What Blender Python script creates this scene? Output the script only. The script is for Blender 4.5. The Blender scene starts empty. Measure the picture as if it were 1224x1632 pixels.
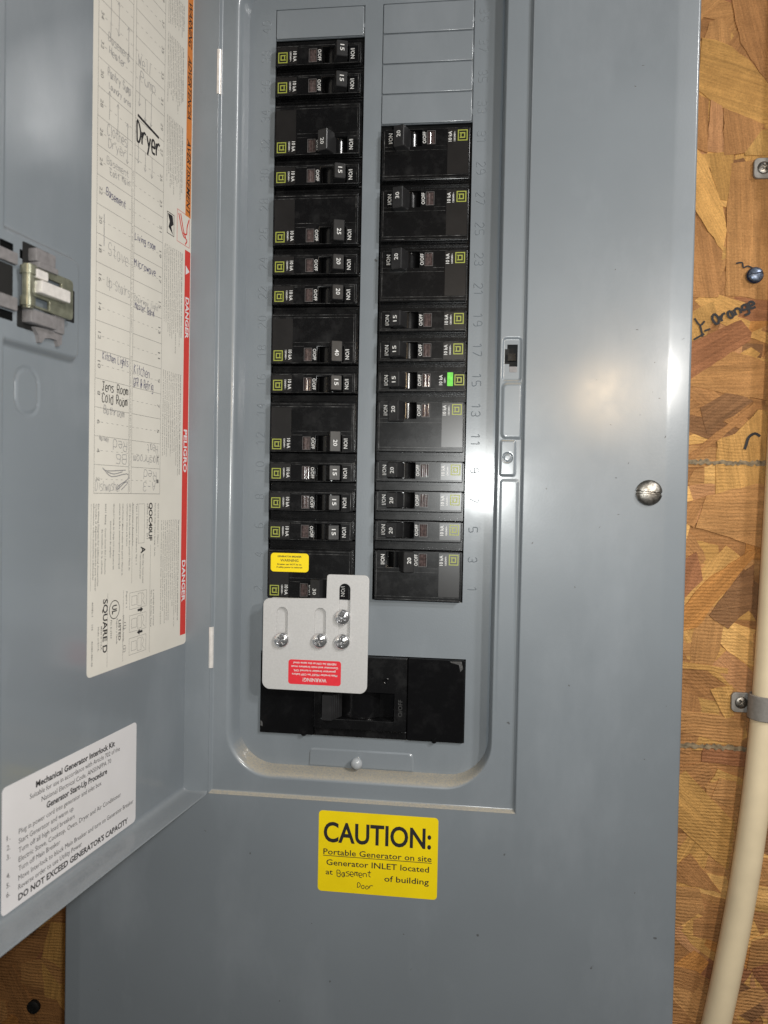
import bpy, math, random
from mathutils import Matrix, Vector
random.seed(7)
R = math.radians
S = 0.001                                   # everything below is written in millimetres
scn = bpy.context.scene
COL = scn.collection

# ------------------------------------------------------------------ camera
cam_d = bpy.data.cameras.new('camera')
cam = bpy.data.objects.new('camera', cam_d); COL.objects.link(cam); scn.camera = cam
cam_d.sensor_fit = 'VERTICAL'; cam_d.sensor_height = 36; cam_d.lens = 26.47
cam_d.clip_start = 0.01; cam_d.clip_end = 50
def cam_matrix(pit, yaw, rol, loc):
    Y = Matrix.Rotation(yaw, 3, 'Z'); P = Matrix.Rotation(pit, 3, 'X'); Q = Matrix.Rotation(rol, 3, 'Y')
    M = Y @ P @ Q
    B = Matrix((M.col[0], M.col[2], -M.col[1])).transposed()
    return Matrix.Translation(Vector(loc) * S) @ B.to_4x4()
cam.matrix_world = cam_matrix(-0.0222, 0.1165, -0.0193, (133.1, -483.2, -313.2))
cam_d.dof.use_dof = True; cam_d.dof.focus_distance = 0.478; cam_d.dof.aperture_fstop = 11

# ------------------------------------------------------------------ world and lamps
w = bpy.data.worlds.new('World'); scn.world = w; w.use_nodes = True
bg = w.node_tree.nodes['Background']; bg.inputs[0].default_value = (0.92, 0.96, 1.0, 1); bg.inputs[1].default_value = 0.02
def area(name, loc, target, size, power, col):
    d = bpy.data.lights.new(name, 'AREA'); d.shape = 'DISK'; d.size = size; d.energy = power; d.color = col
    o = bpy.data.objects.new(name, d); COL.objects.link(o)
    o.location = loc; o.rotation_euler = (Vector(target) - Vector(loc)).to_track_quat('-Z', 'Y').to_euler(); return o
# a warm work lamp held right of the phone, the phone's own flash beside the lens, room lights and an added fill behind
area('work_lamp', (0.385, -0.385, -0.180), (0.12, 0, -0.33), 0.030, 0.9, (1.0, 0.965, 0.91))
area('bulb', (0.395, -1.095, -0.105), (0.2, 0, -0.25), 0.038, 1.35, (1.0, 0.72, 0.42))
for dz in (0.0, -0.085):                                      # twin-tube fitting far to the right, seen mirrored in the door
    o = area('ceiling_tube_lamp', (1.06, -0.93, 0.62 + dz), (0.07, 0, -0.04 + dz), 0.03, 4.2, (1.0, 0.985, 0.97)); o.data.shape = 'RECTANGLE'; o.data.size = 0.15; o.data.size_y = 0.02
area('phone_flash', (0.151, -0.486, -0.297), (0.151, 0, -0.30), 0.016, 1.2, (0.96, 0.985, 0.97))
area('far_fill_light', (0.1, -1.3, 1.3), (0.1, 0, -0.2), 0.5, 0.5, (0.93, 0.96, 1.0))  # unseen lamp added for soft fill and highlights on rounded edges
scn.view_settings.view_transform = 'Standard'; scn.view_settings.look = 'None'
scn.view_settings.exposure = 0.13; scn.view_settings.gamma = 1

# ------------------------------------------------------------------ materials
def new_mat(name):
    m = bpy.data.materials.new(name); m.use_nodes = True
    nt = m.node_tree; return m, nt, nt.nodes['Principled BSDF']
def N(nt, t, **kw):
    n = nt.nodes.new(t)
    for k, v in kw.items(): setattr(n, k, v)
    return n
def noise(nt, scale, detail=3, vec=None, rough=0.5):
    n = N(nt, 'ShaderNodeTexNoise'); n.inputs['Scale'].default_value = scale; n.inputs['Detail'].default_value = detail
    n.inputs['Roughness'].default_value = rough
    if vec is not None: nt.links.new(vec, n.inputs['Vector'])
    return n
def ramp(nt, fac, stops):
    r = N(nt, 'ShaderNodeValToRGB'); e = r.color_ramp.elements
    while len(e) < len(stops): e.new(0.5)
    for i, (p, c) in enumerate(stops):
        e[i].position = p; e[i].color = (c[0], c[1], c[2], 1) if not isinstance(c, (int, float)) else (c, c, c, 1)
    nt.links.new(fac, r.inputs[0]); return r
def mixc(nt, fac, a, b):
    m = N(nt, 'ShaderNodeMix', data_type='RGBA')
    for s, v in ((0, fac), (6, a), (7, b)):
        if isinstance(v, (tuple, list)): m.inputs[s].default_value = (*v, 1)
        elif isinstance(v, (int, float)): m.inputs[s].default_value = v
        else: nt.links.new(v, m.inputs[s])
    return m.outputs[2]
def math_(nt, op, a, b=None):
    m = N(nt, 'ShaderNodeMath', operation=op)
    for i, v in enumerate((a, b)):
        if v is None: continue
        if isinstance(v, (int, float)): m.inputs[i].default_value = v
        else: nt.links.new(v, m.inputs[i])
    return m.outputs[0]
def bump(nt, bsdf, h, strength, dist):
    b = N(nt, 'ShaderNodeBump'); b.inputs['Strength'].default_value = strength; b.inputs['Distance'].default_value = dist
    nt.links.new(h, b.inputs['Height']); nt.links.new(b.outputs[0], bsdf.inputs['Normal']); return b
def pos(nt): return N(nt, 'ShaderNodeNewGeometry').outputs['Position']

def simple(name, col, rough=0.4, metal=0.0, nscale=400, var=0.12, bs=0.0, spec=0.5):
    m, nt, b = new_mat(name); p = pos(nt)
    n = noise(nt, nscale, 4, p)
    r = ramp(nt, n.outputs[0], [(0.3, tuple(c * (1 - var) for c in col)), (0.7, tuple(min(1, c * (1 + var)) for c in col))])
    nt.links.new(r.outputs[0], b.inputs['Base Color'])
    b.inputs['Roughness'].default_value = rough; b.inputs['Metallic'].default_value = metal
    b.inputs['Specular IOR Level'].default_value = spec
    if bs: bump(nt, b, n.outputs[0], bs, 0.0003)
    return m

def paint(name, base=(0.188, 0.212, 0.234), rough=0.36, dust=True, peel=0.30, damt=1.0, coat=0.5, crough=0.12):
    m, nt, b = new_mat(name); p = pos(nt)
    big = noise(nt, 9, 4, p)
    c0 = ramp(nt, big.outputs[0], [(0.3, tuple(x * 0.94 for x in base)), (0.7, tuple(x * 1.06 for x in base))]).outputs[0]
    # sparse dark specks and short scuffs
    v = N(nt, 'ShaderNodeTexVoronoi'); v.inputs['Scale'].default_value = 55
    warp = noise(nt, 260, 3, p); vm = N(nt, 'ShaderNodeVectorMath', operation='SCALE'); vm.inputs[3].default_value = 0.006
    nt.links.new(warp.outputs['Color'], vm.inputs[0]); va = N(nt, 'ShaderNodeVectorMath', operation='ADD')
    nt.links.new(p, va.inputs[0]); nt.links.new(vm.outputs[0], va.inputs[1]); nt.links.new(va.outputs[0], v.inputs['Vector'])
    near = math_(nt, 'LESS_THAN', v.outputs['Distance'], 0.045)
    sep = N(nt, 'ShaderNodeSeparateColor'); nt.links.new(v.outputs['Color'], sep.inputs[0])
    speck = math_(nt, 'MULTIPLY', near, math_(nt, 'GREATER_THAN', sep.outputs[0], 0.80))
    c1 = mixc(nt, math_(nt, 'MULTIPLY', speck, 0.65), c0, (0.04, 0.035, 0.03))
    wm = N(nt, 'ShaderNodeMapping'); wm.inputs['Scale'].default_value = (16, 16, 7); nt.links.new(p, wm.inputs[0])
    sm = ramp(nt, noise(nt, 1.0, 7, wm.outputs[0], 0.62).outputs[0], [(0.50, 0.0), (0.72, 0.16)])
    c1 = mixc(nt, sm.outputs[0], c1, (0.40, 0.43, 0.47))
    if dust:
        g = N(nt, 'ShaderNodeNewGeometry'); sx = N(nt, 'ShaderNodeSeparateXYZ'); nt.links.new(g.outputs['Normal'], sx.inputs[0])
        up = N(nt, 'ShaderNodeMapRange'); up.inputs[1].default_value = 0.30; up.inputs[2].default_value = 0.75
        nt.links.new(sx.outputs[2], up.inputs[0])
        dn = noise(nt, 900, 7, p, 0.75)
        dr = ramp(nt, dn.outputs[0], [(0.34, 0.15), (0.56, 1.0)])
        c1 = mixc(nt, math_(nt, 'MULTIPLY', math_(nt, 'MULTIPLY', up.outputs[0], damt), dr.outputs[0]), c1, (0.36, 0.32, 0.25))
        rr = N(nt, 'ShaderNodeMapRange'); rr.inputs[3].default_value = rough; rr.inputs[4].default_value = 0.85
        nt.links.new(up.outputs[0], rr.inputs[0]); base_r = rr.outputs[0]
    else: base_r = rough
    smear = noise(nt, 22, 5, p, 0.6)
    rv = ramp(nt, smear.outputs[0], [(0.35, 0.0), (0.7, 0.07)])
    nt.links.new(math_(nt, 'ADD', base_r, rv.outputs[0]), b.inputs['Roughness'])
    nt.links.new(c1, b.inputs['Base Color'])
    b.inputs['Coat Weight'].default_value = coat
    cr = ramp(nt, noise(nt, 14, 6, p, 0.65).outputs[0], [(0.35, crough), (0.65, crough + 0.10)]); nt.links.new(cr.outputs[0], b.inputs['Coat Roughness'])
    pn = noise(nt, 900, 2, p); bump(nt, b, pn.outputs[0], peel, 0.00010)
    return m

def plastic(name, col=(0.005, 0.005, 0.0055), rough=0.26, dust=0.05):
    m, nt, b = new_mat(name); p = pos(nt)
    n = noise(nt, 110, 8, p, 0.7)
    r = ramp(nt, n.outputs[0], [(0.50, col), (0.85, tuple(c + dust * 0.35 for c in col))])
    nt.links.new(r.outputs[0], b.inputs['Base Color'])
    rr = ramp(nt, n.outputs[0], [(0.35, rough - 0.01), (0.75, rough + 0.05)])
    nt.links.new(rr.outputs[0], b.inputs['Roughness'])
    b.inputs['Specular IOR Level'].default_value = 0.34
    fn = noise(nt, 2600, 2, p); bump(nt, b, fn.outputs[0], 0.12, 0.00005)
    return m

def osb_mat(name, stops, joint=False):
    """wood flakes: grain follows each flake, the caul-screen pattern runs across all of them"""
    m, nt, b = new_mat(name); tc = N(nt, 'ShaderNodeTexCoord'); oi = N(nt, 'ShaderNodeObjectInfo')
    mp = N(nt, 'ShaderNodeMapping'); mp.inputs['Scale'].default_value = (35, 900, 900)
    nt.links.new(tc.outputs['Object'], mp.inputs[0])
    off = N(nt, 'ShaderNodeVectorMath', operation='ADD'); nt.links.new(mp.outputs[0], off.inputs[0])
    cb = N(nt, 'ShaderNodeCombineXYZ'); k = math_(nt, 'MULTIPLY', oi.outputs['Random'], 90.0)
    for i in range(3): nt.links.new(k, cb.inputs[i])
    nt.links.new(cb.outputs[0], off.inputs[1])
    g = noise(nt, 1.0, 5, off.outputs[0], 0.6)
    mp2 = N(nt, 'ShaderNodeMapping'); mp2.inputs['Scale'].default_value = (7, 210, 210)
    nt.links.new(tc.outputs['Object'], mp2.inputs[0])
    off2 = N(nt, 'ShaderNodeVectorMath', operation='ADD'); nt.links.new(mp2.outputs[0], off2.inputs[0]); nt.links.new(cb.outputs[0], off2.inputs[1])
    g2 = noise(nt, 1.0, 3, off2.outputs[0], 0.5)
    base = ramp(nt, oi.outputs['Random'], stops).outputs[0]
    gr = ramp(nt, g.outputs[0], [(0.30, 0.80), (0.65, 1.08)])
    gr2 = ramp(nt, g2.outputs[0], [(0.35, 0.84), (0.6, 1.06)])
    mm = N(nt, 'ShaderNodeMix', data_type='RGBA', blend_type='MULTIPLY'); mm.inputs[0].default_value = 1
    nt.links.new(base, mm.inputs[6]); nt.links.new(gr.outputs[0], mm.inputs[7])
    m2 = N(nt, 'ShaderNodeMix', data_type='RGBA', blend_type='MULTIPLY'); m2.inputs[0].default_value = 1
    nt.links.new(mm.outputs[2], m2.inputs[6]); nt.links.new(gr2.outputs[0], m2.inputs[7])
    p = pos(nt); sp = noise(nt, 95, 4, p, 0.7)
    kn = ramp(nt, sp.outputs[0], [(0.70, 0.0), (0.78, 0.7)])
    gn = ramp(nt, noise(nt, 900, 5, p, 0.8).outputs[0], [(0.30, 0.82), (0.60, 1.18)])
    m3 = N(nt, 'ShaderNodeMix', data_type='RGBA', blend_type='MULTIPLY'); m3.inputs[0].default_value = 1
    nt.links.new(m2.outputs[2], m3.inputs[6]); nt.links.new(gn.outputs[0], m3.inputs[7])
    blot = ramp(nt, noise(nt, 35, 5, p, 0.65).outputs[0], [(0.30, (0.98, 0.85, 0.72)), (0.62, (1.26, 1.13, 0.98))])
    m4 = N(nt, 'ShaderNodeMix', data_type='RGBA', blend_type='MULTIPLY'); m4.inputs[0].default_value = 1
    nt.links.new(m3.outputs[2], m4.inputs[6]); nt.links.new(blot.outputs[0], m4.inputs[7])
    c = mixc(nt, kn.outputs[0], m4.outputs[2], (0.07, 0.035, 0.02))
    nt.links.new(c, b.inputs['Base Color']); b.inputs['Roughness'].default_value = 0.72
    b.inputs['Specular IOR Level'].default_value = 0.25
    sx = N(nt, 'ShaderNodeSeparateXYZ'); nt.links.new(p, sx.inputs[0])
    wob = noise(nt, 60, 3, p)
    zz = math_(nt, 'ADD', sx.outputs[2], math_(nt, 'MULTIPLY', wob.outputs[0], 0.004))
    rows = math_(nt, 'SINE', math_(nt, 'MULTIPLY', zz, 2 * math.pi / 0.0024))
    cols = math_(nt, 'SINE', math_(nt, 'MULTIPLY', sx.outputs[0], 2 * math.pi / 0.0026))
    msk = ramp(nt, noise(nt, 28, 2, p).outputs[0], [(0.36, 0.15), (0.56, 1.0)])
    scr = math_(nt, 'MULTIPLY', math_(nt, 'ADD', rows, math_(nt, 'MULTIPLY', cols, 0.10)), msk.outputs[0])
    h = math_(nt, 'ADD', math_(nt, 'MULTIPLY', scr, 0.30), math_(nt, 'ADD', g.outputs[0], math_(nt, 'MULTIPLY', noise(nt, 500, 5, p, 0.7).outputs[0], 1.6)))
    bump(nt, b, h, 0.9, 0.0007)
    return m

PAINT = paint('grey_enamel_paint')
PAINT_DF = paint('grey_enamel_dead_front', coat=0.8, peel=0.45)
PAINT_IN = paint('grey_enamel_door', rough=0.34, dust=True, damt=0.10, coat=0.9, crough=0.10)
PAINT_F = paint('grey_enamel_filler', base=(0.194, 0.217, 0.239), rough=0.36, dust=False, coat=0.8, crough=0.11)
BLACK = plastic('black_plastic')
def glint_mat():  # broken pale grey that paints highlight lines along the breaker edges
    m, nt, b = new_mat('painted_edge_highlight'); n = noise(nt, 170, 6, pos(nt), 0.7)
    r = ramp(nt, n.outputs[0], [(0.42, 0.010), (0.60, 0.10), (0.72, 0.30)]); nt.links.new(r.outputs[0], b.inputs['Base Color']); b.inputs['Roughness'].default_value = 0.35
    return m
EDGE = glint_mat()
BLACKG = plastic('black_plastic_polished', rough=0.16, dust=0.02)
BLACKH = plastic('black_handle_plastic', col=(0.018, 0.018, 0.019), rough=0.34, dust=0.04)
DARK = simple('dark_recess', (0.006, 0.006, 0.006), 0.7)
LABELB = simple('printed_end_label', (0.013, 0.012, 0.012), 0.30, var=0.2, nscale=120, spec=0.7)
WHITE = simple('white_print', (0.66, 0.66, 0.65), 0.5, nscale=2500, var=0.2)
FRAMEW = simple('window_bezel', (0.13, 0.12, 0.12), 0.3)
LOGO = simple('yellow_green_print', (0.30, 0.33, 0.055), 0.45, nscale=2500, var=0.15)
GREEN = simple('green_sticker_paper', (0.13, 0.62, 0.05), 0.45, nscale=500, var=0.2)
MICA = simple('amber_window', (0.07, 0.05, 0.048), 0.12, nscale=700, var=0.5)
PLATE = simple('light_grey_powder_coat', (0.50, 0.495, 0.49), 0.42, nscale=900, var=0.05, bs=0.15)
CHROME = simple('chrome_steel', (0.80, 0.80, 0.81), 0.20, 0.9, nscale=500, var=0.12, bs=0.12)
ZINC = simple('zinc_plated_steel', (0.26, 0.265, 0.20), 0.30, 0.6, nscale=160, var=0.35, bs=0.2)
STEEL = simple('worn_steel', (0.30, 0.28, 0.25), 0.42, 1.0, nscale=600, var=0.45, bs=0.4)
BRIGHT = simple('bright_steel', (0.86, 0.82, 0.78), 0.28, 0.35, nscale=300, var=0.1)
RED = simple('red_label_paper', (0.72, 0.03, 0.045), 0.40, var=0.05)
YELLOW = simple('yellow_label_paper', (0.86, 0.65, 0.004), 0.42, var=0.04, nscale=60)
CARD = simple('cream_label_paper', (0.67, 0.64, 0.575), 0.48, var=0.04, nscale=40)
WLABEL = simple('white_label_paper', (0.68, 0.665, 0.675), 0.40, var=0.03, nscale=40)
ORANGE = simple('orange_print', (0.60, 0.19, 0.03), 0.5, var=0.08)
REDP = simple('red_print', (0.58, 0.035, 0.025), 0.5, var=0.05)
INK = simple('black_ink', (0.012, 0.011, 0.013), 0.7, nscale=1500, var=0.3)
INKG = simple('grey_print', (0.13, 0.125, 0.12), 0.6, nscale=1500, var=0.3)
PENCIL = simple('pencil_graphite', (0.23, 0.225, 0.23), 0.5, nscale=1800, var=0.5)
PEN = simple('blue_pen_ink', (0.05, 0.05, 0.12), 0.5, nscale=1500, var=0.4)
GREYP = simple('grey_nylon', (0.19, 0.18, 0.182), 0.45, var=0.15)
PVC = simple('aged_cream_pvc', (0.82, 0.69, 0.47), 0.36, nscale=45, var=0.06, bs=0.3)
STRAPM = simple('grey_strap_nylon', (0.25, 0.235, 0.215), 0.45, var=0.12)
BLUE = simple('blue_screw_coating', (0.025, 0.045, 0.11), 0.30, 0.6, var=0.3)
BLUEH = simple('blue_worn_screw_head', (0.13, 0.16, 0.22), 0.35, 0.6, nscale=700, var=0.5)
SMEAR = simple('grey_chalk_smear', (0.20, 0.15, 0.09), 0.8, nscale=300, var=0.7)
SCREWP = simple('painted_screw_head', (0.36, 0.38, 0.40), 0.25, var=0.05)
OSB_STOPS = dict(
    y=[(0, (0.44, 0.27, 0.095)), (0.5, (0.50, 0.31, 0.115)), (1, (0.42, 0.27, 0.10))],
    l=[(0, (0.64, 0.42, 0.17)), (1, (0.58, 0.36, 0.13))],
    t=[(0, (0.43, 0.25, 0.11)), (1, (0.39, 0.22, 0.092))],
    m=[(0, (0.33, 0.18, 0.078)), (0.5, (0.37, 0.205, 0.09)), (1, (0.30, 0.16, 0.068))],
    p=[(0, (0.44, 0.25, 0.13)), (1, (0.40, 0.22, 0.11))],
    r=[(0, (0.28, 0.135, 0.07)), (1, (0.31, 0.15, 0.08))],
    g=[(0, (0.22, 0.125, 0.065)), (1, (0.20, 0.11, 0.055))],
    o=[(0, (0.44, 0.225, 0.075)), (1, (0.41, 0.21, 0.07))],
    d=[(0, (0.14, 0.06, 0.03)), (1, (0.14, 0.06, 0.03))])
OSB = {k: osb_mat('osb_flake_' + n, OSB_STOPS[k]) for k, n in
       dict(y='yellow', l='pale', t='tan', m='brown', p='pinkish', r='reddish', g='greyish', o='orange', d='dark').items()}

# ------------------------------------------------------------------ geometry helpers
class Fr:
    """a flat working frame: P(a, b, h) = point at a along x, b along y, h off the surface"""
    def __init__(s, o, ex, ey, n): s.o, s.ex, s.ey, s.n = map(Vector, (o, ex, ey, n))
    def P(s, a, b, h): return s.o + s.ex * a + s.ey * b + s.n * h
PF = Fr((0, 0, 0), (1, 0, 0), (0, 0, 1), (0, -1, 0))           # the panel: a = right, b = up, h = toward the room

class MB:
    def __init__(s): s.v = []; s.f = []
    def add(s, verts, faces, fr=None):
        k = len(s.v)
        s.v += [tuple(fr.P(*p)) if fr else tuple(p) for p in verts]
        s.f += [tuple(i + k for i in f) for f in faces]; return s
def put(name, mb, mat, parent=None, origin=(0, 0, 0), smooth=None, mesh=None):
    if mesh is None:
        mesh = bpy.data.meshes.new(name); o = origin
        mesh.from_pydata([((x - o[0]) * S, (y - o[1]) * S, (z - o[2]) * S) for x, y, z in mb.v], [], mb.f)
        mesh.materials.append(mat)
        if smooth is not None:
            mesh.polygons.foreach_set('use_smooth', [True] * len(mesh.polygons)); mesh.set_sharp_from_angle(angle=R(smooth))
        mesh.update()
    ob = bpy.data.objects.new(name, mesh); COL.objects.link(ob)
    if parent: ob.parent = parent
    return ob
def empty(name, loc, label, cat, group=None, rot=(0, 0, 0)):
    o = bpy.data.objects.new(name, None); COL.objects.link(o); o.location = Vector(loc) * S; o.rotation_euler = rot
    o.empty_display_size = 0.01; return tag(o, label, cat, group)
def tag(o, label=None, cat=None, group=None, kind=None):
    for k, v in (('label', label), ('category', cat), ('group', group), ('kind', kind)):
        if v: o[k] = v
    return o
def box(mb, fr, a0, a1, b0, b1, h0, h1):
    v = [(a, b, h) for h in (h0, h1) for b in (b0, b1) for a in (a0, a1)]
    return mb.add(v, [(0, 2, 3, 1), (4, 5, 7, 6), (0, 1, 5, 4), (2, 6, 7, 3), (0, 4, 6, 2), (1, 3, 7, 5)], fr)
def rrect(a0, a1, b0, b1, r=1.0, n=5):
    r = max(r, 1e-3); pts = []
    for cx, cy, s in ((a1 - r, b1 - r, 0), (a0 + r, b1 - r, 90), (a0 + r, b0 + r, 180), (a1 - r, b0 + r, 270)):
        for i in range(n + 1):
            t = R(s + 90 * i / n); pts.append((cx + r * math.cos(t), cy + r * math.sin(t)))
    return pts
def rect(a0, a1, b0, b1): return [(a1, b1), (a0, b1), (a0, b0), (a1, b0)]
def slot(cx, b0, b1, r): return rrect(cx - r, cx + r, b0, b1, r * 0.999, 8)
_tmp = []
def curve_mesh(cu):
    ob = bpy.data.objects.new('t', cu); me = bpy.data.meshes.new_from_object(ob)
    v = [tuple(x.co) for x in me.vertices]; f = [tuple(p.vertices) for p in me.polygons]
    bpy.data.objects.remove(ob); bpy.data.meshes.remove(me); bpy.data.curves.remove(cu); return v, f
def plate(mb, fr, outlines, h0, h1, bev=0.0, bres=1):
    """sheet with holes; the first outline is the rim, the others are holes"""
    cu = bpy.data.curves.new('c', 'CURVE'); cu.dimensions = '2D'; cu.fill_mode = 'BOTH'
    cu.extrude = max((h1 - h0) / 2 - bev, 0); cu.bevel_depth = bev; cu.bevel_resolution = bres; cu.offset = -bev
    for i, ol in enumerate(outlines):
        ar = sum(p[0] * q[1] - q[0] * p[1] for p, q in zip(ol, ol[1:] + ol[:1]))
        if (ar > 0) != (i == 0): ol = ol[::-1]
        s = cu.splines.new('POLY'); s.points.add(len(ol) - 1); s.use_cyclic_u = True
        for p, q in zip(s.points, ol): p.co = (q[0], q[1], 0, 1)
    v, f = curve_mesh(cu); c = (h0 + h1) / 2
    return mb.add([(x, y, z + c) for x, y, z in v], f, fr)
def flat(mb, fr, outline, h):
    return mb.add([(a, b, h) for a, b in outline], [tuple(range(len(outline)))], fr)
_tc = {}
def tmesh(body, bold, res):
    k = (body, bold, res)
    if k not in _tc:
        cu = bpy.data.curves.new('t', 'FONT'); cu.body = body; cu.size = 1; cu.resolution_u = res; cu.offset = bold
        v, f = curve_mesh(cu)
        xs = [p[0] for p in v] or [0, 1]
        _tc[k] = ([(x - min(xs), y) for x, y, z in v], f, max(xs) - min(xs))
    return _tc[k]
_hv = curve_mesh((lambda c: (setattr(c, 'body', 'H'), setattr(c, 'size', 1), c)[2])(bpy.data.curves.new('t', 'FONT')))[0]
CAPH = max(p[1] for p in _hv); print('cap height', CAPH)
def text(mb, fr, body, a, b, h, cap, length=None, ang=0, align='C', bold=0.0, res=2, slant=0.0, maxlen=None):
    """printed line; (a, b) is its middle (or left end) on the mid-height of the capitals"""
    v, f, wd = tmesh(body, bold, res)
    if not v: return
    sy = cap / CAPH; sx = (length / wd) if length else sy
    if maxlen and sx * wd > maxlen: sx = maxlen / wd
    L = wd * sx; ca, sa = math.cos(R(ang)), math.sin(R(ang)); x0 = -L / 2 if align == 'C' else (0 if align == 'L' else -L)
    out = []
    for x, y in v:
        X = x0 + x * sx + slant * y * sy; Y = y * sy - cap / 2
        out.append((a + X * ca - Y * sa, b + X * sa + Y * ca, h))
    mb.add(out, f, fr)
def strokes(mb, fr, polys, h, width, flatten=0.12, smooth=False, cyc=False):
    cu = bpy.data.curves.new('s', 'CURVE'); cu.dimensions = '3D'; cu.bevel_depth = width / 2; cu.bevel_resolution = 0; cu.use_fill_caps = True
    for pl in polys:
        if smooth and len(pl) > 2:
            q = []
            for i in range(len(pl) - 1):
                p0 = pl[max(i - 1, 0)]; p1 = pl[i]; p2 = pl[i + 1]; p3 = pl[min(i + 2, len(pl) - 1)]
                for t in (0, 0.33, 0.66):
                    q.append(tuple(0.5 * (2 * p1[j] + (p2[j] - p0[j]) * t + (2 * p0[j] - 5 * p1[j] + 4 * p2[j] - p3[j]) * t * t + (3 * p1[j] - p0[j] - 3 * p2[j] + p3[j]) * t ** 3) for j in (0, 1)))
            q.append(pl[-1]); pl = q
        s = cu.splines.new('POLY'); s.points.add(len(pl) - 1); s.use_cyclic_u = cyc
        for p, c in zip(s.points, pl): p.co = (c[0], c[1], 0, 1)
    v, f = curve_mesh(cu)
    return mb.add([(x, y, h + z * flatten) for x, y, z in v], f, fr)
GL = {}
for line in """A 02 28 42;15 35|B 02 08 38 46 35 05;35 44 43 32 02|C 47 38 18 06 04 12 32 43|D 02 08 28 46 44 22 02|E 48 08 02 42;05 35|F 02 08 48;05 35
G 47 38 18 06 04 12 32 44 24|H 02 08;42 48;05 45|J 08 48;28 23 12 03|K 02 08;48 05 42|L 08 02 42|M 02 08 25 48 42|O 18 06 04 12 32 44 46 38 18|P 02 08 38 46 35 05
R 02 08 38 46 35 05;25 42|S 47 38 18 06 15 35 43 32 12 03|U 08 03 12 32 43 48|W 08 12 26 32 48|a 36 16 04 12 32 36;36 42|b 08 02 32 44 36 06|c 46 16 04 12 42
d 48 42 12 04 16 46|e 04 44 36 16 04 12 42|f 48 28 22;06 46|g 46 16 04 13 43;46 40 00|h 08 02;05 26 45 42|i 26 22;28 27|k 08 02;46 04 42|l 28 22
m 02 06;05 16 25 22;25 36 45 42|n 02 06;05 26 45 42|o 16 04 12 32 44 36 16|p 06 00;06 36 44 32 02|r 06 02;04 26 46|s 46 16 05 34 43 32 02|t 28 23 42;06 46
u 06 03 22 42 46|v 06 22 46|w 06 12 25 32 46|x 06 42;02 46|y 06 23;46 10|0 18 06 04 12 32 44 46 38 18|1 07 28 22|2 07 18 38 46 02 42|3 07 18 38 46 35 15;35 43 32 12 03
4 32 38 04 44|5 48 08 05 35 43 32 02|6 48 18 05 03 12 32 43 35 05|7 08 48 12|8 15 06 18 38 46 35 15 03 12 32 43 35|9 45 15 06 18 38 46 43 22|- 15 45|/ 02 48|+ 25 65;37 33|@ 34 24 25 35 33 43 46 38 18 06 04 12 42""".replace('\n', '|').split('|'):
    k, rest = line.split(' ', 1)
    GL[k] = [[(int(p[0]), int(p[1]) - 2) for p in st.split()] for st in rest.split(';')]
def hand(mb, fr, body, a, b, h, cap, width, ang=0, aspect=0.8, jit=0.35, adv=5.6, fl=0.12, smooth=True, length=None):
    """handwritten words; (a, b) = left end of the baseline"""
    n = len(body); sy = cap / 6; sx = sy * aspect
    if length: sx = length / (n * adv)
    ca, sa = math.cos(R(ang)), math.sin(R(ang)); x = 0; polys = []
    for ch in body:
        if ch != ' ':
            dy = random.uniform(-1, 1) * jit; sl = random.uniform(-0.06, 0.12) if jit else 0
            for st in GL.get(ch, []):
                q = []
                for px, py in st:
                    X = (x + px + sl * py + random.uniform(-1, 1) * jit * 0.5) * sx; Y = (py + dy + random.uniform(-1, 1) * jit * 0.5) * sy
                    q.append((a + X * ca - Y * sa, b + X * sa + Y * ca))
                polys.append(q)
        x += adv if ch not in 'il1' or not jit else adv * 0.75
    strokes(mb, fr, polys, h, width, fl, smooth)
def lathe(mb, fr, ca, cb, prof, seg=28, ax=1.0):
    k = []
    for i in range(seg):
        t = 2 * math.pi * i / seg
        k += [(ca + r * math.cos(t), cb + r * math.sin(t) * ax, h) for r, h in prof]
    m = len(prof); f = []
    for i in range(seg):
        j = (i + 1) % seg
        f += [(i * m + q, j * m + q, j * m + q + 1, i * m + q + 1) for q in range(m - 1)]
    return mb.add(k, f, fr)
def screw_head(mb, fr, ca, cb, r, h0, dome, cross=True, ang=20, w=0.13, depth=0.45, slotonly=False, skirt=0.6):
    """round head with a real cross or slot sunk into it"""
    rings, seg = 16, 56; v = [(ca, cb, h0 + dome - (dome * depth if (cross or slotonly) else 0))]; f = []
    c0, s0 = math.cos(R(ang)), math.sin(R(ang))
    for i in range(1, rings + 1):
        q = i / rings
        for j in range(seg):
            t = 2 * math.pi * j / seg; x, y = r * q * math.cos(t), r * q * math.sin(t)
            h = h0 + dome * math.sqrt(max(0, 1 - (q * 0.985) ** 2))
            xr, yr = (x * c0 + y * s0) / r, (-x * s0 + y * c0) / r
            inn = False
            if cross and q < 0.62: inn = abs(xr) < w or abs(yr) < w
            if slotonly: inn = abs(yr) < w
            if inn: h -= dome * depth * (1 if slotonly else (1 - 0.7 * q))
            v.append((ca + x, cb + y, h))
    for j in range(seg):
        v.append((ca + r * math.cos(2 * math.pi * j / seg), cb + r * math.sin(2 * math.pi * j / seg), h0 - skirt))
    f += [(0, 1 + j, 1 + (j + 1) % seg) for j in range(seg)]
    for i in range(rings):
        f += [(1 + i * seg + j, 1 + (i + 1) * seg + j, 1 + (i + 1) * seg + (j + 1) % seg, 1 + i * seg + (j + 1) % seg) for j in range(seg)]
    return mb.add(v, f, fr)
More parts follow.
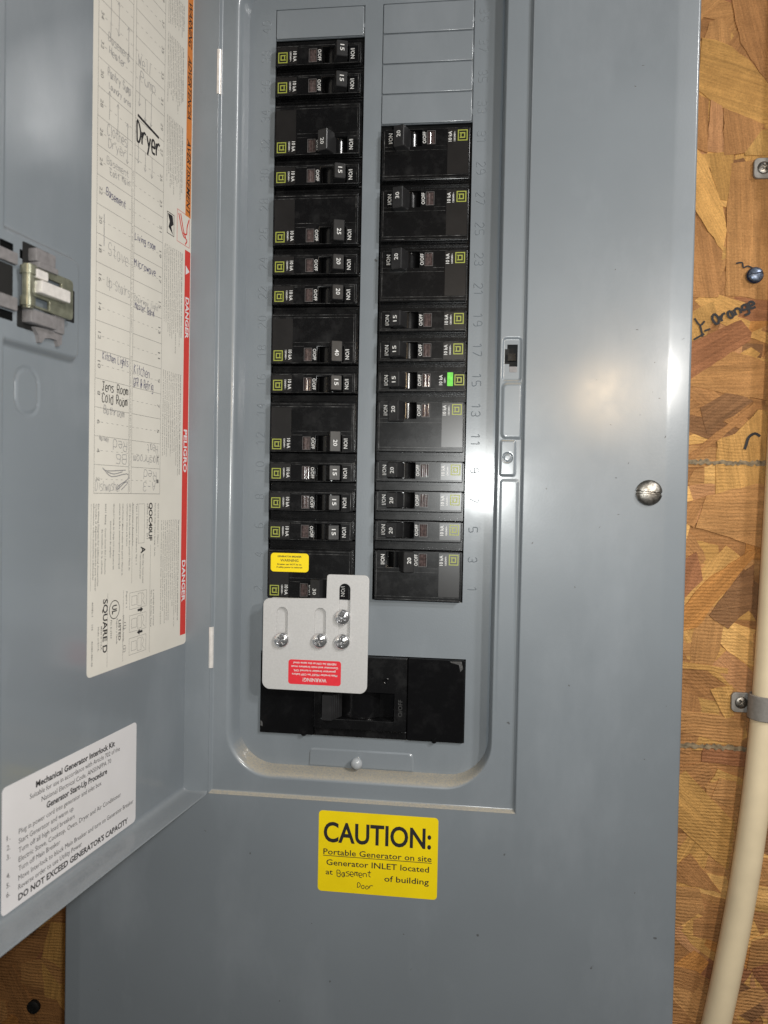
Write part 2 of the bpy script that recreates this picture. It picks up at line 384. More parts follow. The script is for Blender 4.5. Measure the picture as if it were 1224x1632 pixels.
def loft(mb, fr, loops, closed=True):
    n = len(loops[0]); v = [p for lp in loops for p in lp]; f = []
    for i in range(len(loops) - 1):
        for j in range(n if closed else n - 1):
            k = (j + 1) % n; f.append((i * n + j, i * n + k, (i + 1) * n + k, (i + 1) * n + j))
    return mb.add(v, f, fr)
def sstep(x, w): 
    t = min(1, max(0, x / w + 0.5)); return t * t * (3 - 2 * t)
def sd_rr(a, b, a0, a1, b0, b1, r):
    qx = abs(a - (a0 + a1) / 2) - (a1 - a0) / 2 + r; qy = abs(b - (b0 + b1) / 2) - (b1 - b0) / 2 + r
    return math.hypot(max(qx, 0), max(qy, 0)) + min(max(qx, qy), 0) - r
def field(mb, fr, as_, bs, hf, hole=None):
    na = len(as_); v = [(a, b, hf(a, b)) for b in bs for a in as_]; f = []
    for j in range(len(bs) - 1):
        for i in range(na - 1):
            if hole and hole((as_[i] + as_[i + 1]) / 2, (bs[j] + bs[j + 1]) / 2): continue
            k = j * na + i; f.append((k, k + 1, k + na + 1, k + na))
    return mb.add(v, f, fr)
def span(a, b, step):
    n = max(1, int(round(abs(b - a) / step))); return [a + (b - a) * i / n for i in range(n + 1)]

P_ = 19.05; WC = 58.4; XR = 69.8            # breaker pitch, opening width, left edge of the right-hand opening
# ================================================================== the OSB wall
WY = 75.0
wall = empty('osb_wall', (70, WY, -760), 'oriented strand board wall of pressed wood flakes behind the grey panel', 'wall')
WO = (70, WY, -760)
mb = MB(); box(mb, PF, -900, 1000, -1300, 700, -WY - 11, -WY)
put('board', mb, OSB['m'], wall, WO)
WF = Fr((0, WY, 0), (1, 0, 0), (0, 0, 1), (0, -1, 0))
def flake(kind, pts, ang, h):
    cx = sum(p[0] for p in pts) / len(pts); cz = sum(p[1] for p in pts) / len(pts)
    c, s = math.cos(R(ang)), math.sin(R(ang)); q = []
    n = len(pts)
    for i in range(n):                                       # break the straight edges a little
        p0, p1 = pts[i], pts[(i + 1) % n]; L = math.hypot(p1[0] - p0[0], p1[1] - p0[1]); m = max(1, int(L / 5))
        for k in range(m):
            t = k / m; j = 0.25 if k == 0 else 0.5
            q.append((p0[0] + (p1[0] - p0[0]) * t + random.uniform(-j, j), p0[1] + (p1[1] - p0[1]) * t + random.uniform(-j, j)))
    loc = [((x - cx) * c + (z - cz) * s, -(x - cx) * s + (z - cz) * c) for x, z in q]
    tilt = random.uniform(-0.006, 0.006)
    m = len(loc); v = [(x, -(h + tilt * x), z) for x, z in loc] + [(x * 1.01, -(h - 0.9), z * 1.01) for x, z in loc]
    f = [tuple(range(m))[::-1]] + [(i, (i + 1) % m, m + (i + 1) % m, m + i) for i in range(m)]
    mb = MB(); mb.v = v; mb.f = f
    o = put('wood_flake', mb, OSB[kind], wall)
    o.location = ((cx - 70) * S, 0, (cz + 760) * S); o.rotation_euler = (0, -R(ang), 0)
    return o
def rnd_flake(x0, x1, z0, z1, h):
    L = random.uniform(30, 75); W = random.uniform(12, 30); cx = random.uniform(x0, x1); cz = random.uniform(z0, z1)
    ang = random.choice([0, 5, -6, 30, 42, -38, -60, 75, 90, 55, -25]) + random.uniform(-8, 8)
    c, s = math.cos(R(ang)), math.sin(R(ang))
    base = [(-L / 2, -W / 2 * random.uniform(.5, 1)), (-L / 6, -W / 2), (L / 4, -W / 2 * random.uniform(.8, 1.1)), (L / 2, -W / 2 * random.uniform(.2, .9)),
            (L / 2 * random.uniform(.8, 1.1), W / 2 * random.uniform(.3, .9)), (0, W / 2 * random.uniform(.9, 1.1)), (-L / 2 * random.uniform(.85, 1.05), W / 2 * random.uniform(.4, 1))]
    flake(random.choice('tttmmmyyyrplo' + 'g'), [(cx + x * c - z * s, cz + x * s + z * c) for x, z in base], ang, h)
for i in range(190): rnd_flake(278, 372, -765, 62, 0.4 + 0.45 * i / 190)
for i in range(34): rnd_flake(-265, -120, -790, -600, 0.4 + 0.5 * i / 34)
FL = [('y',[(286,12),(295,10),(306,5),(317,-4),(325,-14),(331,-22),(340,-40),(340,-58),(318,-45),(305,-40),(297,-34),(284,-24)],-20),
('m',[(305,40),(338,39),(336,-25),(331,-21),(319,-4),(312,7),(308,22)],-75),('m',[(283,-26),(292,-31),(292,-68),(283,-64)],-85),
('p',[(293,-31),(301,-36),(303,-70),(292,-67)],-88),('m',[(302,-37),(330,-50),(317,-69),(303,-70)],-80),('y',[(314,-53),(335,-54),(332,-71),(317,-71)],-80),
('y',[(284,-69),(310,-68),(309,-86),(306,-102),(301,-101),(294,-79)],-80),('l',[(282,-62),(291,-73),(303,-106),(306,-123),(304,-137),(294,-123),(281,-101)],-62),
('t',[(308,-76),(345,-72),(348,-173),(307,-168),(306,-106),(308,-86)],-87),('m',[(280,-110),(295,-125),(304,-137),(302,-169),(279,-169)],-80),
('y',[(294,-174),(299,-172),(301,-180),(292,-202),(282,-200),(284,-180)],-70),('r',[(281,-202),(318,-185),(325,-194),(324,-200),(281,-229)],30),
('t',[(281,-226),(312,-207),(348,-218),(348,-244),(282,-231)],3),('g',[(292,-247),(313,-234),(328,-242),(297,-265),(294,-256)],35),
('m',[(280,-285),(328,-243),(331,-247),(311,-264),(282,-289)],38),('y',[(304,-269),(316,-265),(331,-248),(348,-249),(349,-308),(304,-309)],-80),
('t',[(291,-332),(298,-309),(331,-300),(349,-299),(349,-349),(314,-338)],4),('o',[(280,-393),(302,-367),(327,-348),(337,-345),(306,-385),(294,-403),(280,-407)],48),
('g',[(302,-394),(317,-371),(331,-357),(332,-386),(315,-403)],10),('y',[(280,-428),(316,-431),(316,-435),(280,-432)],-7),
('t',[(281,-462),(319,-466),(330,-469),(326,-487),(281,-477)],-5),('y',[(304,-447),(319,-443),(321,-465),(315,-467)],-70),
('y',[(280,-515),(289,-506),(315,-533),(324,-541),(320,-576),(279,-542)],-40),('d',[(280,-520),(297,-530),(315,-551),(314,-553),(280,-526)],-42),
('t',[(307,-525),(312,-510),(324,-512),(321,-531)],0),('m',[(280,-579),(294,-566),(316,-593),(280,-586)],-45),('t',[(277,-590),(301,-591),(305,-606),(281,-624)],0),
('m',[(283,-314),(297,-310),(290,-332),(281,-327)],60),('r',[(279,-359),(292,-349),(297,-369),(280,-388)],70),('t',[(337,-626),(353,-619),(354,-638),(335,-647)],5),
('l',[(332,-627),(353,-616),(353,-621),(333,-632)],20)]
for i, (k, pts, a) in enumerate(FL): flake(k, pts, a, 1.15 + 0.3 * ((i * 7) % 10) / 10)
# writing and smears on the board
mb = MB()
hand(mb, WF, 'Orange', 300, -188.5, 2.1, 6.4, 1.7, ang=24, length=31, jit=0.25)
strokes(mb, WF, [[(293, -193), (297, -191.5)], [(286, -184), (290, -189), (293, -186)], [(290, -189), (292, -197)], [(286, -199), (293, -195)], [(281, -197), (281.5, -206)]], 2.1, 1.3, smooth=True)
strokes(mb, WF, [[(313, -146), (317, -145.5), (318, -149), (321, -148), (325, -150)]], 2.1, 1.1, smooth=True)
strokes(mb, WF, [[(332.5, -266.8), (329, -264.8), (325, -267.5), (323.5, -272.5), (322.5, -276)]], 2.1, 1.9, smooth=True)
tag(put('marker_writing', mb, INK, wall, WO), 'black marker word Orange with a dash and strokes')
for za, xa, xb, wv in ((-285.5, 282, 347, 5.2), (-488, 279, 330, 5.5)):
    mb = MB(); up = []; dn = []
    for x in span(xa, xb, 1.6):
        k = random.uniform(0.25, 1.0); up.append((x, za + wv * 0.5 * k + random.uniform(-.3, .3))); dn.append((x, za - wv * 0.5 * random.uniform(0.2, 1)))
    mb.add([(x, z, 1.62) for x, z in up] + [(x, z, 1.62) for x, z in dn], [(i, i + 1, len(up) + i + 1, len(up) + i) for i in range(len(up) - 1)], WF)
    put('chalk_smear', mb, SMEAR, wall, WO)

# ================================================================== conduit, straps and screws on the wall
path = [(347, 65), (346.5, -80), (345, -200), (342, -343), (338.5, -449), (334, -515), (327.5, -578), (318.5, -640), (308, -700), (294, -770)]
fine = []
for i in range(len(path) - 1):
    p0 = path[max(i - 1, 0)]; p1 = path[i]; p2 = path[i + 1]; p3 = path[min(i + 2, len(path) - 1)]
    for k in range(6):
        t = k / 6; fine.append(tuple(0.5 * (2 * p1[j] + (p2[j] - p0[j]) * t + (2 * p0[j] - 5 * p1[j] + 4 * p2[j] - p3[j]) * t * t + (3 * p1[j] - p0[j] - 3 * p2[j] + p3[j]) * t ** 3) for j in (0, 1)))
fine.append(path[-1])
mb = MB(); rings = []
for i, (x, z) in enumerate(fine):
    a = fine[max(i - 1, 0)]; b = fine[min(i + 1, len(fine) - 1)]; dx, dz = b[0] - a[0], b[1] - a[1]; L = math.hypot(dx, dz); nx, nz = -dz / L, dx / L
    rings.append([(x + nx * 9.3 * math.cos(2 * math.pi * k / 32), z + nz * 9.3 * math.cos(2 * math.pi * k / 32), 11.5 + 9.3 * math.sin(2 * math.pi * k / 32)) for k in range(32)])
loft(mb, WF, rings)
pipe = tag(put('conduit_pipe', mb, PVC, None, smooth=60), 'cream plastic conduit pipe curving down the board on the right', 'pipe')
def strap(zc, sx, pxc, slope, label):
    root = empty('pipe_strap', (sx, WY - 1.5, zc), label, 'pipe strap', 'straps holding the conduit'); O = (sx, WY - 1.5, zc)
    mb = MB(); plate(mb, WF, [rrect(sx - 6.5, sx + 9, zc - 7, zc + 7, 3.2)], 1.6, 4.2, 0.5, 2); put('strap_tab', mb, STRAPM, root, O, 40)
    mb = MB(); loops = []
    for zz in (zc - 8.5, zc - 8.0, zc + 8.0, zc + 8.5):
        px = pxc + (zz - zc) * slope; rr = 11.4 if abs(zz - zc) < 8.2 else 10.6
        loops.append([(px + rr * math.cos(t), zz, 11.5 + rr * math.sin(t)) for t in [R(-60 + 300 * k / 28) for k in range(29)]])
    loft(mb, WF, loops, False); put('saddle', mb, STRAPM, root, O, 50)
    mb = MB(); screw_head(mb, WF, sx, zc, 4.3, 4.2, 1.5, True, 35, 0.16, 0.8); put('screw', mb, STEEL, root, O, 35)
strap(-81, 328.9, 346.5, 0.01, 'grey strap with a cross-head screw near the top right, above the word Orange')
strap(-454.5, 324.5, 338.2, 0.04, 'grey strap clipped over the cream conduit, screwed on at its left')
s1 = empty('wall_screw', (325.2, WY - 1.5, -155), 'dark blue slotted screw sticking out of the board above the word Orange', 'screw')
mb = MB(); lathe(mb, WF, 325.2, -155, [(2.4, 0), (2.4, 3), (5.6, 3.2), (5.6, 4.5), (5.2, 5)], 24); put('washer', mb, BLUE, s1, (325.2, WY - 1.5, -155), 35)
mb = MB(); screw_head(mb, WF, 325.2, -155, 4.9, 6.0, 1.8, False, 12, 0.15, 0.8, True, 1.5); put('head', mb, BLUEH, s1, (325.2, WY - 1.5, -155), 35)
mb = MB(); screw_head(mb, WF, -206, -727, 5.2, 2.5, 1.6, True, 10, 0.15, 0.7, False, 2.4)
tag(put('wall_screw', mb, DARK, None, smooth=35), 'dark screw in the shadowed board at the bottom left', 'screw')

# ================================================================== the electrical panel
PO = (65, 75, -760)
panel = empty('electrical_panel', PO, 'grey steel breaker panel standing open on the strand board', 'breaker panel')
XL, XRT, ZT, ZB = -33.2, 164.2, 32.0, -508.9                  # stepped frame that the door closes into
# enclosure box behind the cover
mb = MB(); xa, xb, zt, zb = -121, 251, 66, -772
for q in ((xa, xa + 1.5, zb, zt), (xb - 1.5, xb, zb, zt), (xa + 1.5, xb - 1.5, zb, zb + 1.5), (xa + 1.5, xb - 1.5, zt - 1.5, zt)): box(mb, PF, *q, -74.8, 10)
box(mb, PF, xa + 1.5, xb - 1.5, zb + 1.5, zt - 1.5, -74.8, -73)
put('enclosure', mb, PAINT_IN, panel, PO)
# outer cover: flat sheet, slightly laid back along its right margin, edges turned in
mb = MB()
plate(mb, PF, [rect(-119, 247, -770, 70), rect(XL, XRT, ZB, ZT)], 13.6, 15.0)
def edge(sign, x0, x1):
    prof = [(0, 15.0), (0.04, 14.995), (0.08, 14.975), (0.13, 14.93), (0.20, 14.86), (0.90, 13.97)]
    pts = [(x0 + (x1 - x0) * t, h) for t, h in prof]
    for k in range(5): t = R(90 * k / 4); pts.append((x1 - sign * 1.4 + sign * 1.4 * math.sin(t), 13.9 - 1.4 + 1.4 * math.cos(t)))
    pts.append((x1, 2.0))
    loft(mb, PF, [[(x, z, h) for x, h in pts] for z in (-770, 70)], False)
edge(1, 247, 261.3); edge(-1, -119, -131.3)
cover = put('cover', mb, PAINT, panel, PO, 35)
# step down to the frame, frame sheet, rolled pan walls
def rloop(d, h, r0, a0=XL, a1=XRT, b0=ZB, b1=ZT): return [(x, z, h) for x, z in rrect(a0 + d, a1 - d, b0 + d, b1 - d, max(r0 - d, 0.3), 8)]
mb = MB(); loft(mb, PF, [rloop(0, 13.6, 1.0), rloop(0, 14.9, 1.0), rloop(0.25, 15.02, 1.0), rloop(0.7, 14.7, 1.0), rloop(1.0, 13.0, 1.0), rloop(1.5, 12.2, 1.0), rloop(2.1, 12.0, 1.0)])
put('step_edge', mb, PAINT, panel, PO, 60)
DA0, DA1, DB0, DB1, DR = -17.2, 146.4, -491.8, 20.0, 25.0     # dead-front sheet
SP = (148.9, 162.0, -478.0, -208.0)                          # stamped strike strip at the right
rim_d = 5.8
mb = MB()
plate(mb, PF, [rect(XL + 2.1, XRT - 2.1, ZB + 2.1, ZT - 2.1), rrect(DA0 - rim_d, SP[0] - 0.05, DB0 - rim_d, DB1 + rim_d, DR + rim_d, 12),
               rect(SP[0] + .001, SP[1], SP[2], SP[3])] if False else
      [rect(XL + 2.1, XRT - 2.1, ZB + 2.1, ZT - 2.1), rrect(DA0 - rim_d, DA1 + 2.2, DB0 - rim_d, DB1 + rim_d, DR + rim_d, 12), rect(SP[0], SP[1], SP[2], SP[3])], 11.2, 12.0)
put('frame_sheet', mb, PAINT, panel, PO)
prof = [(0.0, 0.0), (0.25, -0.02), (0.55, 1.2), (1.1, 4.0), (1.7, 6.8), (2.3, 8.8), (3.1, 10.4), (4.1, 11.4), (5.0, 11.85), (5.8, 12.0)]
def pan_loop(d, h):
    dr = d * (2.2 / 5.8)
    pts = []
    a0, a1, b0, b1, r = DA0 - d, DA1 + dr, DB0 - d, DB1 + d, DR + d
    return [(x, z, h) for x, z in rrect(a0, a1, b0, b1, r, 12)]
mb = MB(); loft(mb, PF, [pan_loop(d, h) for d, h in prof]); put('pan_wall', mb, PAINT, panel, PO, 80)
# stamped strike strip with the latch hole
def sh(a, b):
    d1 = sd_rr(a, b, 150.2, 170.0, -276.5, -243.0, 3.0); d2 = sd_rr(a, b, 149.8, 158.6, -299.5, -278.0, 1.2); d3 = sd_rr(a, b, 150.4, 160.6, -474.0, -302.5, 1.5)
    pk = sd_rr(a, b, 149.9, 160.9, -241.0, -215.0, 2.0)
    fade = min(1, max(0, (b + 470) / 110))
    e = min((a - SP[0]) / 1.0, (SP[1] - a) / 1.0, 1) ; e = max(0, e)
    h = 12.0 + e * (1.25 * sstep(-d1, 2.2) + 1.1 * sstep(-d2, 1.4) + 0.5 * sstep(-d3, 1.6) * fade - 1.0 * sstep(-pk, 1.6))
    r = math.hypot(a - 154.0, b + 288.6); h -= 0.8 * (sstep(3.0 - r, 0.6)) - 0.5 * sstep(2.1 - r, 0.8)
    return h
def hole(a, b): return (152.4 < a < 158.7 and -231.0 < b < -218.6) or (151.0 < a < 158.7 and -231.0 < b < -221.5) or (153.9 < a < 158.7 and -232.4 < b < -230.9)
mb = MB(); field(mb, PF, span(SP[0], SP[1], 0.35), span(SP[2], -306, 1.2) + span(-305.6, SP[3], 0.4), sh, hole); put('strike_strip', mb, PAINT, panel, PO, 60)
mb = MB(); box(mb, PF, 150.0, 160.4, -236.0, -216.0, 1.0, 3.0); put('latch_cavity', mb, DARK, panel, PO)
mb = MB(); box(mb, PF, 153.0, 158.4, -228.0, -223.5, 3.2, 7.0); box(mb, PF, 153.2, 155.4, -226.3, -225.9, 7.0, 7.3); put('latch_catch', mb, BLACK, panel, PO)
mb = MB(); plate(mb, PF, [rrect(153.9, 158.8, -236.0, -232.2, 0.8)], 9.5, 11.1, 0.3); put('latch_tongue', mb, GREYP, panel, PO, 40)
# dead-front sheet with its openings
MX0, MX1, MZ0, MZ1 = -3.5, 131.2, -471.5, -417.3
mb = MB()
plate(mb, PF, [rrect(DA0, DA1, DB0, DB1, DR, 12), rect(0, WC, -20 * P_, -0.0), rect(XR, XR + WC, -20 * P_, 0), rect(MX0, MX1, MZ0, MZ1),
               rect(61.2, 63.2, -484.0, -479.8)], -1.4, 0.0)
df = put('dead_front', mb, PAINT_DF, panel, PO)
mb = MB()                                                     # tab pressed up round the lower screw
ol = [(30.6, -490.9), (30.9, -488), (31.0, -483.5), (31.6, -481.6), (33.2, -480.9), (95.6, -480.9), (97.3, -481.6), (98.0, -483.5), (98.1, -488), (98.5, -491.2)]
L0 = [(x, z, 0.0) for x, z in [(30.0, -491.2), (29.9, -488), (30.0, -483), (30.8, -480.8), (33.0, -479.9), (95.8, -479.9), (98.2, -480.8), (99.0, -483), (99.1, -488), (99.1, -491.5)]]
L1 = [(x, z, 0.85) for x, z in ol]; L2 = [(34 + (x - 30) * 0.86, z * 0.2 + 0.8 * -487.5 - 0.0, 0.9) for x, z in ol]
loft(mb, PF, [L0, L1], False); flat(mb, PF, [(x, z) for x, z, h in L1], 0.86); put('screw_tab', mb, PAINT_F, df, PO, 50)
mb = MB(); screw_head(mb, PF, 62.4, -487.0, 3.7, 5.2, 2.8, False, 0, 0, 0, False, 0.8); lathe(mb, PF, 62.4, -486.0, [(1.9, 0.4), (1.9, 5.2)], 16); put('cover_screw', mb, SCREWP, panel, PO, 50)
mb = MB(); screw_head(mb, PF, 238.3, -308.6, 7.7, 15.6, 3.2, False, -4, 0.075, 0.5, True, 0.7); tag(put('cover_screw', mb, STEEL, panel, PO, 35), 'large worn steel slotted screw on the right of the cover')
# twist-out fillers over the unused spaces
for col, row in [(0, 0), (1, 0), (1, 1), (1, 2), (1, 3)]:
    x0 = XR if col else 0; mb = MB(); b1 = -row * P_ - 0.55; b0 = -(row + 1) * P_ + 0.3
    plate(mb, PF, [rrect(x0 + 0.4, x0 + WC - 0.8, b0, b1, 0.8, 2)], -0.9, 0.35, 0.4, 2)
    box(mb, PF, x0 + WC - 1.6, x0 + WC + 0.4, b0 + 5, b0 + 7.5, -0.9, -0.2)
    put('filler_plate', mb, PAINT_F, panel, PO, 40)
mb = MB(); box(mb, PF, 0.1, WC - 0.1, -P_ + 0.2, -0.1, -2.4, -1.3); box(mb, PF, XR + 0.1, XR + WC - 0.1, -4 * P_ + 0.2, -0.1, -2.4, -1.3); put('filler_backing', mb, PAINT_F, panel, PO)
mb = MB(); box(mb, PF, -6, 136, -478, 4, -30, -24); put('interior_backing', mb, DARK, panel, PO)
# embossed circuit numbers
for side in (0, 1):
    for k in range(20):
        num = str(2 * (20 - k) - side); zc = -(k + 0.5) * P_ - 1.0; xc = -6.0 if side == 0 else 134.0
        if num in ('2',) and side == 0: zc = -376
        mb = MB(); cap = 5.2; n = len(num); adv = 4.6; L = n * adv - 1.4; sc = cap / 6
        ang = 90 if side == 0 else -90
        ca, sa = math.cos(R(ang)), math.sin(R(ang)); polys = []
        for i, ch in enumerate(num):
            for st in GL[ch]:
                q = []
                for px, py in st:
                    X = -L / 2 + i * adv + px * 0.72; Y = (py * sc - cap / 2)
                    q.append((xc + X * ca - Y * sa, zc + X * sa + Y * ca))
                polys.append(q)
        strokes(mb, PF, polys, 0.0, 0.62, 1.0, True)
        put('embossed_number', mb, PAINT_F, df, PO, 60)

CHIP = simple('dirt_fleck', (0.05, 0.04, 0.035), 0.8)
rc = random.Random(5)
mb = MB()
for (x, z) in [(255.8, -216.6), (238.9, -248.3), (232, -262), (226, -291), (219, -300), (247, -275), (221, -322), (206, -241), (215, -268), (243, -252), (229, -211), (96, -590), (101, -612), (210, -330), (240, -470), (252, -437)] + [(rc.uniform(168, 244), rc.uniform(-620, -20)) for _ in range(6)] + [(rc.uniform(-110, 160), rc.uniform(-680, -520)) for _ in range(5)]:
    if 39 < x < 118 and -568 < z < -512: continue
    L, W, a = rc.uniform(0.3, 1.0), rc.uniform(0.1, 0.28), rc.uniform(-0.6, 1.2)
    q = [(L, 0), (L * .3, W), (-L * .6, W * .7), (-L, -W * .2), (-L * .2, -W)]
    flat(mb, PF, [(x + u * math.cos(a) - v * math.sin(a), z + u * math.sin(a) + v * math.cos(a)) for u, v in q], 15.03)
put('dirt_flecks', mb, CHIP, panel, PO)['kind'] = 'stuff'
# ------------------------------------------------------------------ main breaker
MO = (64, 0, -471.5)
mainb = empty('main_breaker', MO, 'wide black main breaker at the bottom of the panel, partly behind the interlock plate', 'circuit breaker')
mb = MB(); plate(mb, PF, [rrect(MX0 + .5, 33.2, MZ0 + .5, MZ1 - .5, .8, 2)], -14, 2.2, 0.4); plate(mb, PF, [rrect(94.4, MX1 - .5, MZ0 + .5, MZ1 - .5, .8, 2)], -14, 2.2, 0.4)
box(mb, PF, 30, 97, MZ0 + 1, MZ1 - 1, -14, -6)
put('case', mb, BLACKG, mainb, MO, 35)
mb = MB(); plate(mb, PF, [rrect(33.6, 94.0, -465.4, MZ1 - .5, .8, 2), rrect(38.6, 86.0, -458.8, -440.8, .5, 2)], -6, 4.6, 0.45)
plate(mb, PF, [rrect(33.6, 94.0, MZ0 + .5, -465.9, .5, 2)], -6, 1.6, 0.4)
put('centre_cover', mb, BLACK, mainb, MO, 35)
mb = MB(); loops = []
for b in (-458.6, -441.0): loops.append([(62 + 15 * math.cos(R(t)), b, -11.5 + 13.5 * math.sin(R(t))) for t in range(20, 161, 10)])
loft(mb, PF, loops, False); put('rocker', mb, BLACKG, mainb, MO, 60)
mb = MB(); v = [(41.0, 2), (40.4, 12.0), (46.6, 12.4), (51.5, 1.0)]
loft(mb, PF, [[(a, b, h) for a, h in v] for b in (-457.8, -441.8)]); mb.f += [(0, 1, 2, 3), (4, 7, 6, 5)]
for k in range(4): box(mb, PF, 46.4 + k * 0.95, 47.4 + k * .95, -457.2, -442.4, 10.6 - 2.1 * k, 11.5 - 2.1 * k)
put('handle', mb, BLACKH, mainb, MO)
mb = MB(); text(mb, PF, 'O/OFF', 90.0, -449.8, 4.64, 2.6, 11, ang=90, bold=0.01); put('lettering', mb, simple('black_raised_letters', (0.05, 0.05, 0.05), 0.3), mainb, MO)
mb = MB(); lathe(mb, PF, 80.3, -432.5, [(0.01, 4.75), (1.3, 4.75), (1.7, 4.95), (2.1, 4.7)], 20); lathe(mb, PF, 26.6, -470.2, [(0.01, 3.4), (1.4, 3.2), (1.9, 2.1)], 16); lathe(mb, PF, 112, -470.2, [(0.01, 3.4), (1.4, 3.2), (1.9, 2.1)], 16)
put('rivet', mb, BLACKG, mainb, MO, 50)
SC = simple('grey_scuff', (0.06, 0.06, 0.06), 0.7, nscale=900, var=0.7)
for ol in ([(121, -418.6), (128.5, -418.4), (129.6, -423), (127.9, -425), (126.9, -420.6), (122, -419.4)], [(-2.6, -462.8), (-1.2, -464.2), (-1.0, -467.0), (-2.6, -466.5)]):
    mb = MB(); flat(mb, PF, ol, 2.25); put('paint_scuff', mb, SC, mainb, MO)

# ------------------------------------------------------------------ branch breakers
LF = PF
_mc = {}
def shared(key, name, mat, parent, build, smooth=35):
    if key not in _mc:
        mb = MB(); build(mb); o = put(name, mb, mat, parent, (0, 0, 0), smooth); _mc[key] = o.data; return o
    return put(name, None, mat, parent, mesh=_mc[key])
def b_body(mb, n, last=False):
    H = P_ * n
    plate(mb, LF, [rrect(0.5, 57.9, -H + 0.35, -0.35, .5, 2)], -20, -0.6, 0.3)
    if last: return
    box(mb, LF, 1.4, 57.0, -4.9, -4.2, -0.7, 0.9); box(mb, LF, 1.4, 57.0, -2.2, -1.0, -0.7, 0.1)
    box(mb, LF, 56.6, 57.6, -H + 2.5, -6.0, -0.7, 2.2)
def b_face(mb, n):
    c = -P_ * (n - 1) - 13.4; B0 = -P_ * n - 0.1
    plate(mb, LF, [rrect(1.5, 56.6, B0, -6.1, .7, 2), rect(31.8, 48.9, c - 5.1, c + 5.1), rect(23.4, 28.0, c - 3.9, c + 3.9)], 0.5, 6.5, 0.32)
def b_ridge(mb, n):  # thin raised strips carrying the painted edge highlights
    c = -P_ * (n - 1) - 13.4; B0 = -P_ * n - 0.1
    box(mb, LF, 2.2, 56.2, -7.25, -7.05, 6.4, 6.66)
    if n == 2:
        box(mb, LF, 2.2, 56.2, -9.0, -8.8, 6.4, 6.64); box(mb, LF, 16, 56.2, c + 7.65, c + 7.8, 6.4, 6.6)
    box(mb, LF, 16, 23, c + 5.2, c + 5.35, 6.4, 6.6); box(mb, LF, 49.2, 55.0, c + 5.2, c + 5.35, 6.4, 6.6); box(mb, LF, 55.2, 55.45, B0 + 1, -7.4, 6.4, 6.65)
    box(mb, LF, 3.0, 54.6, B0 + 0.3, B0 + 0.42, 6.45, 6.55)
def b_cradle(mb, n):
    c = -P_ * (n - 1) - 13.4
    lo = [[(40.3 + 9.0 * math.cos(R(t)), b, -4 + 9.0 * math.sin(R(t))) for t in range(0, 181, 10)] for b in (c - 5, c + 5)]
    loft(mb, LF, lo, False)
def b_handle(mb, n, on):
    c = -P_ * (n - 1) - 13.4; b0, b1 = (c - 4.7, c + 4.9) if n == 1 else (c - 5.6, c + 7.6)
    ang = R(-18 if on else 21); ca, sa = math.cos(ang), math.sin(ang)
    prof = [(-4.3, 4), (-4.0, 13), (-3.5, 17.4), (-3.1, 17.9), (3.1, 17.9), (3.5, 17.4), (4.0, 13), (4.3, 4)]
    def T(x, y): return (40.3 + x * ca - y * sa, -4 + x * sa + y * ca)
    loops = []
    for b, s in ((b0, 0.9), (b0 + 0.4, 1.0), (b1 - 0.4, 1.0), (b1, 0.9)):
        loops.append([(T(x * s, y - (0.35 if s < 1 else 0))[0], b, T(x * s, y - (0.35 if s < 1 else 0))[1]) for x, y in prof])
    loft(mb, LF, loops); k = len(prof); mb.f += [tuple(range(k)), tuple(range(4 * k - 1, 3 * k - 1, -1))]
def hframe(n, on):
    c = -P_ * (n - 1) - 13.4; ang = R(-18 if on else 21); ca, sa = math.cos(ang), math.sin(ang)
    o = PF.P(40.3 - 17.95 * sa, c, -4 + 17.95 * ca)
    return Fr(o, PF.ex * ca + PF.n * sa, PF.ey, PF.n * ca - PF.ex * sa)
def logo(mb, a, c):
    plate(mb, LF, [rect(a, a + 6.1, c - 3.4, c + 3.4), rect(a + .62, a + 5.48, c - 2.8, c + 2.8)], 6.64, 6.70)
    plate(mb, LF, [rect(a + 1.5, a + 4.5, c - 1.75, c + 1.75), rect(a + 2.2, a + 3.85, c - 1.05, c + 1.05)], 6.64, 6.70)
    for s in (-1, 1): box(mb, LF, a + 4.5, a + 5.0, c + s * 1.75 - (.55 if s > 0 else 0), c + s * 1.75 + (.55 if s < 0 else 0), 6.64, 6.70)
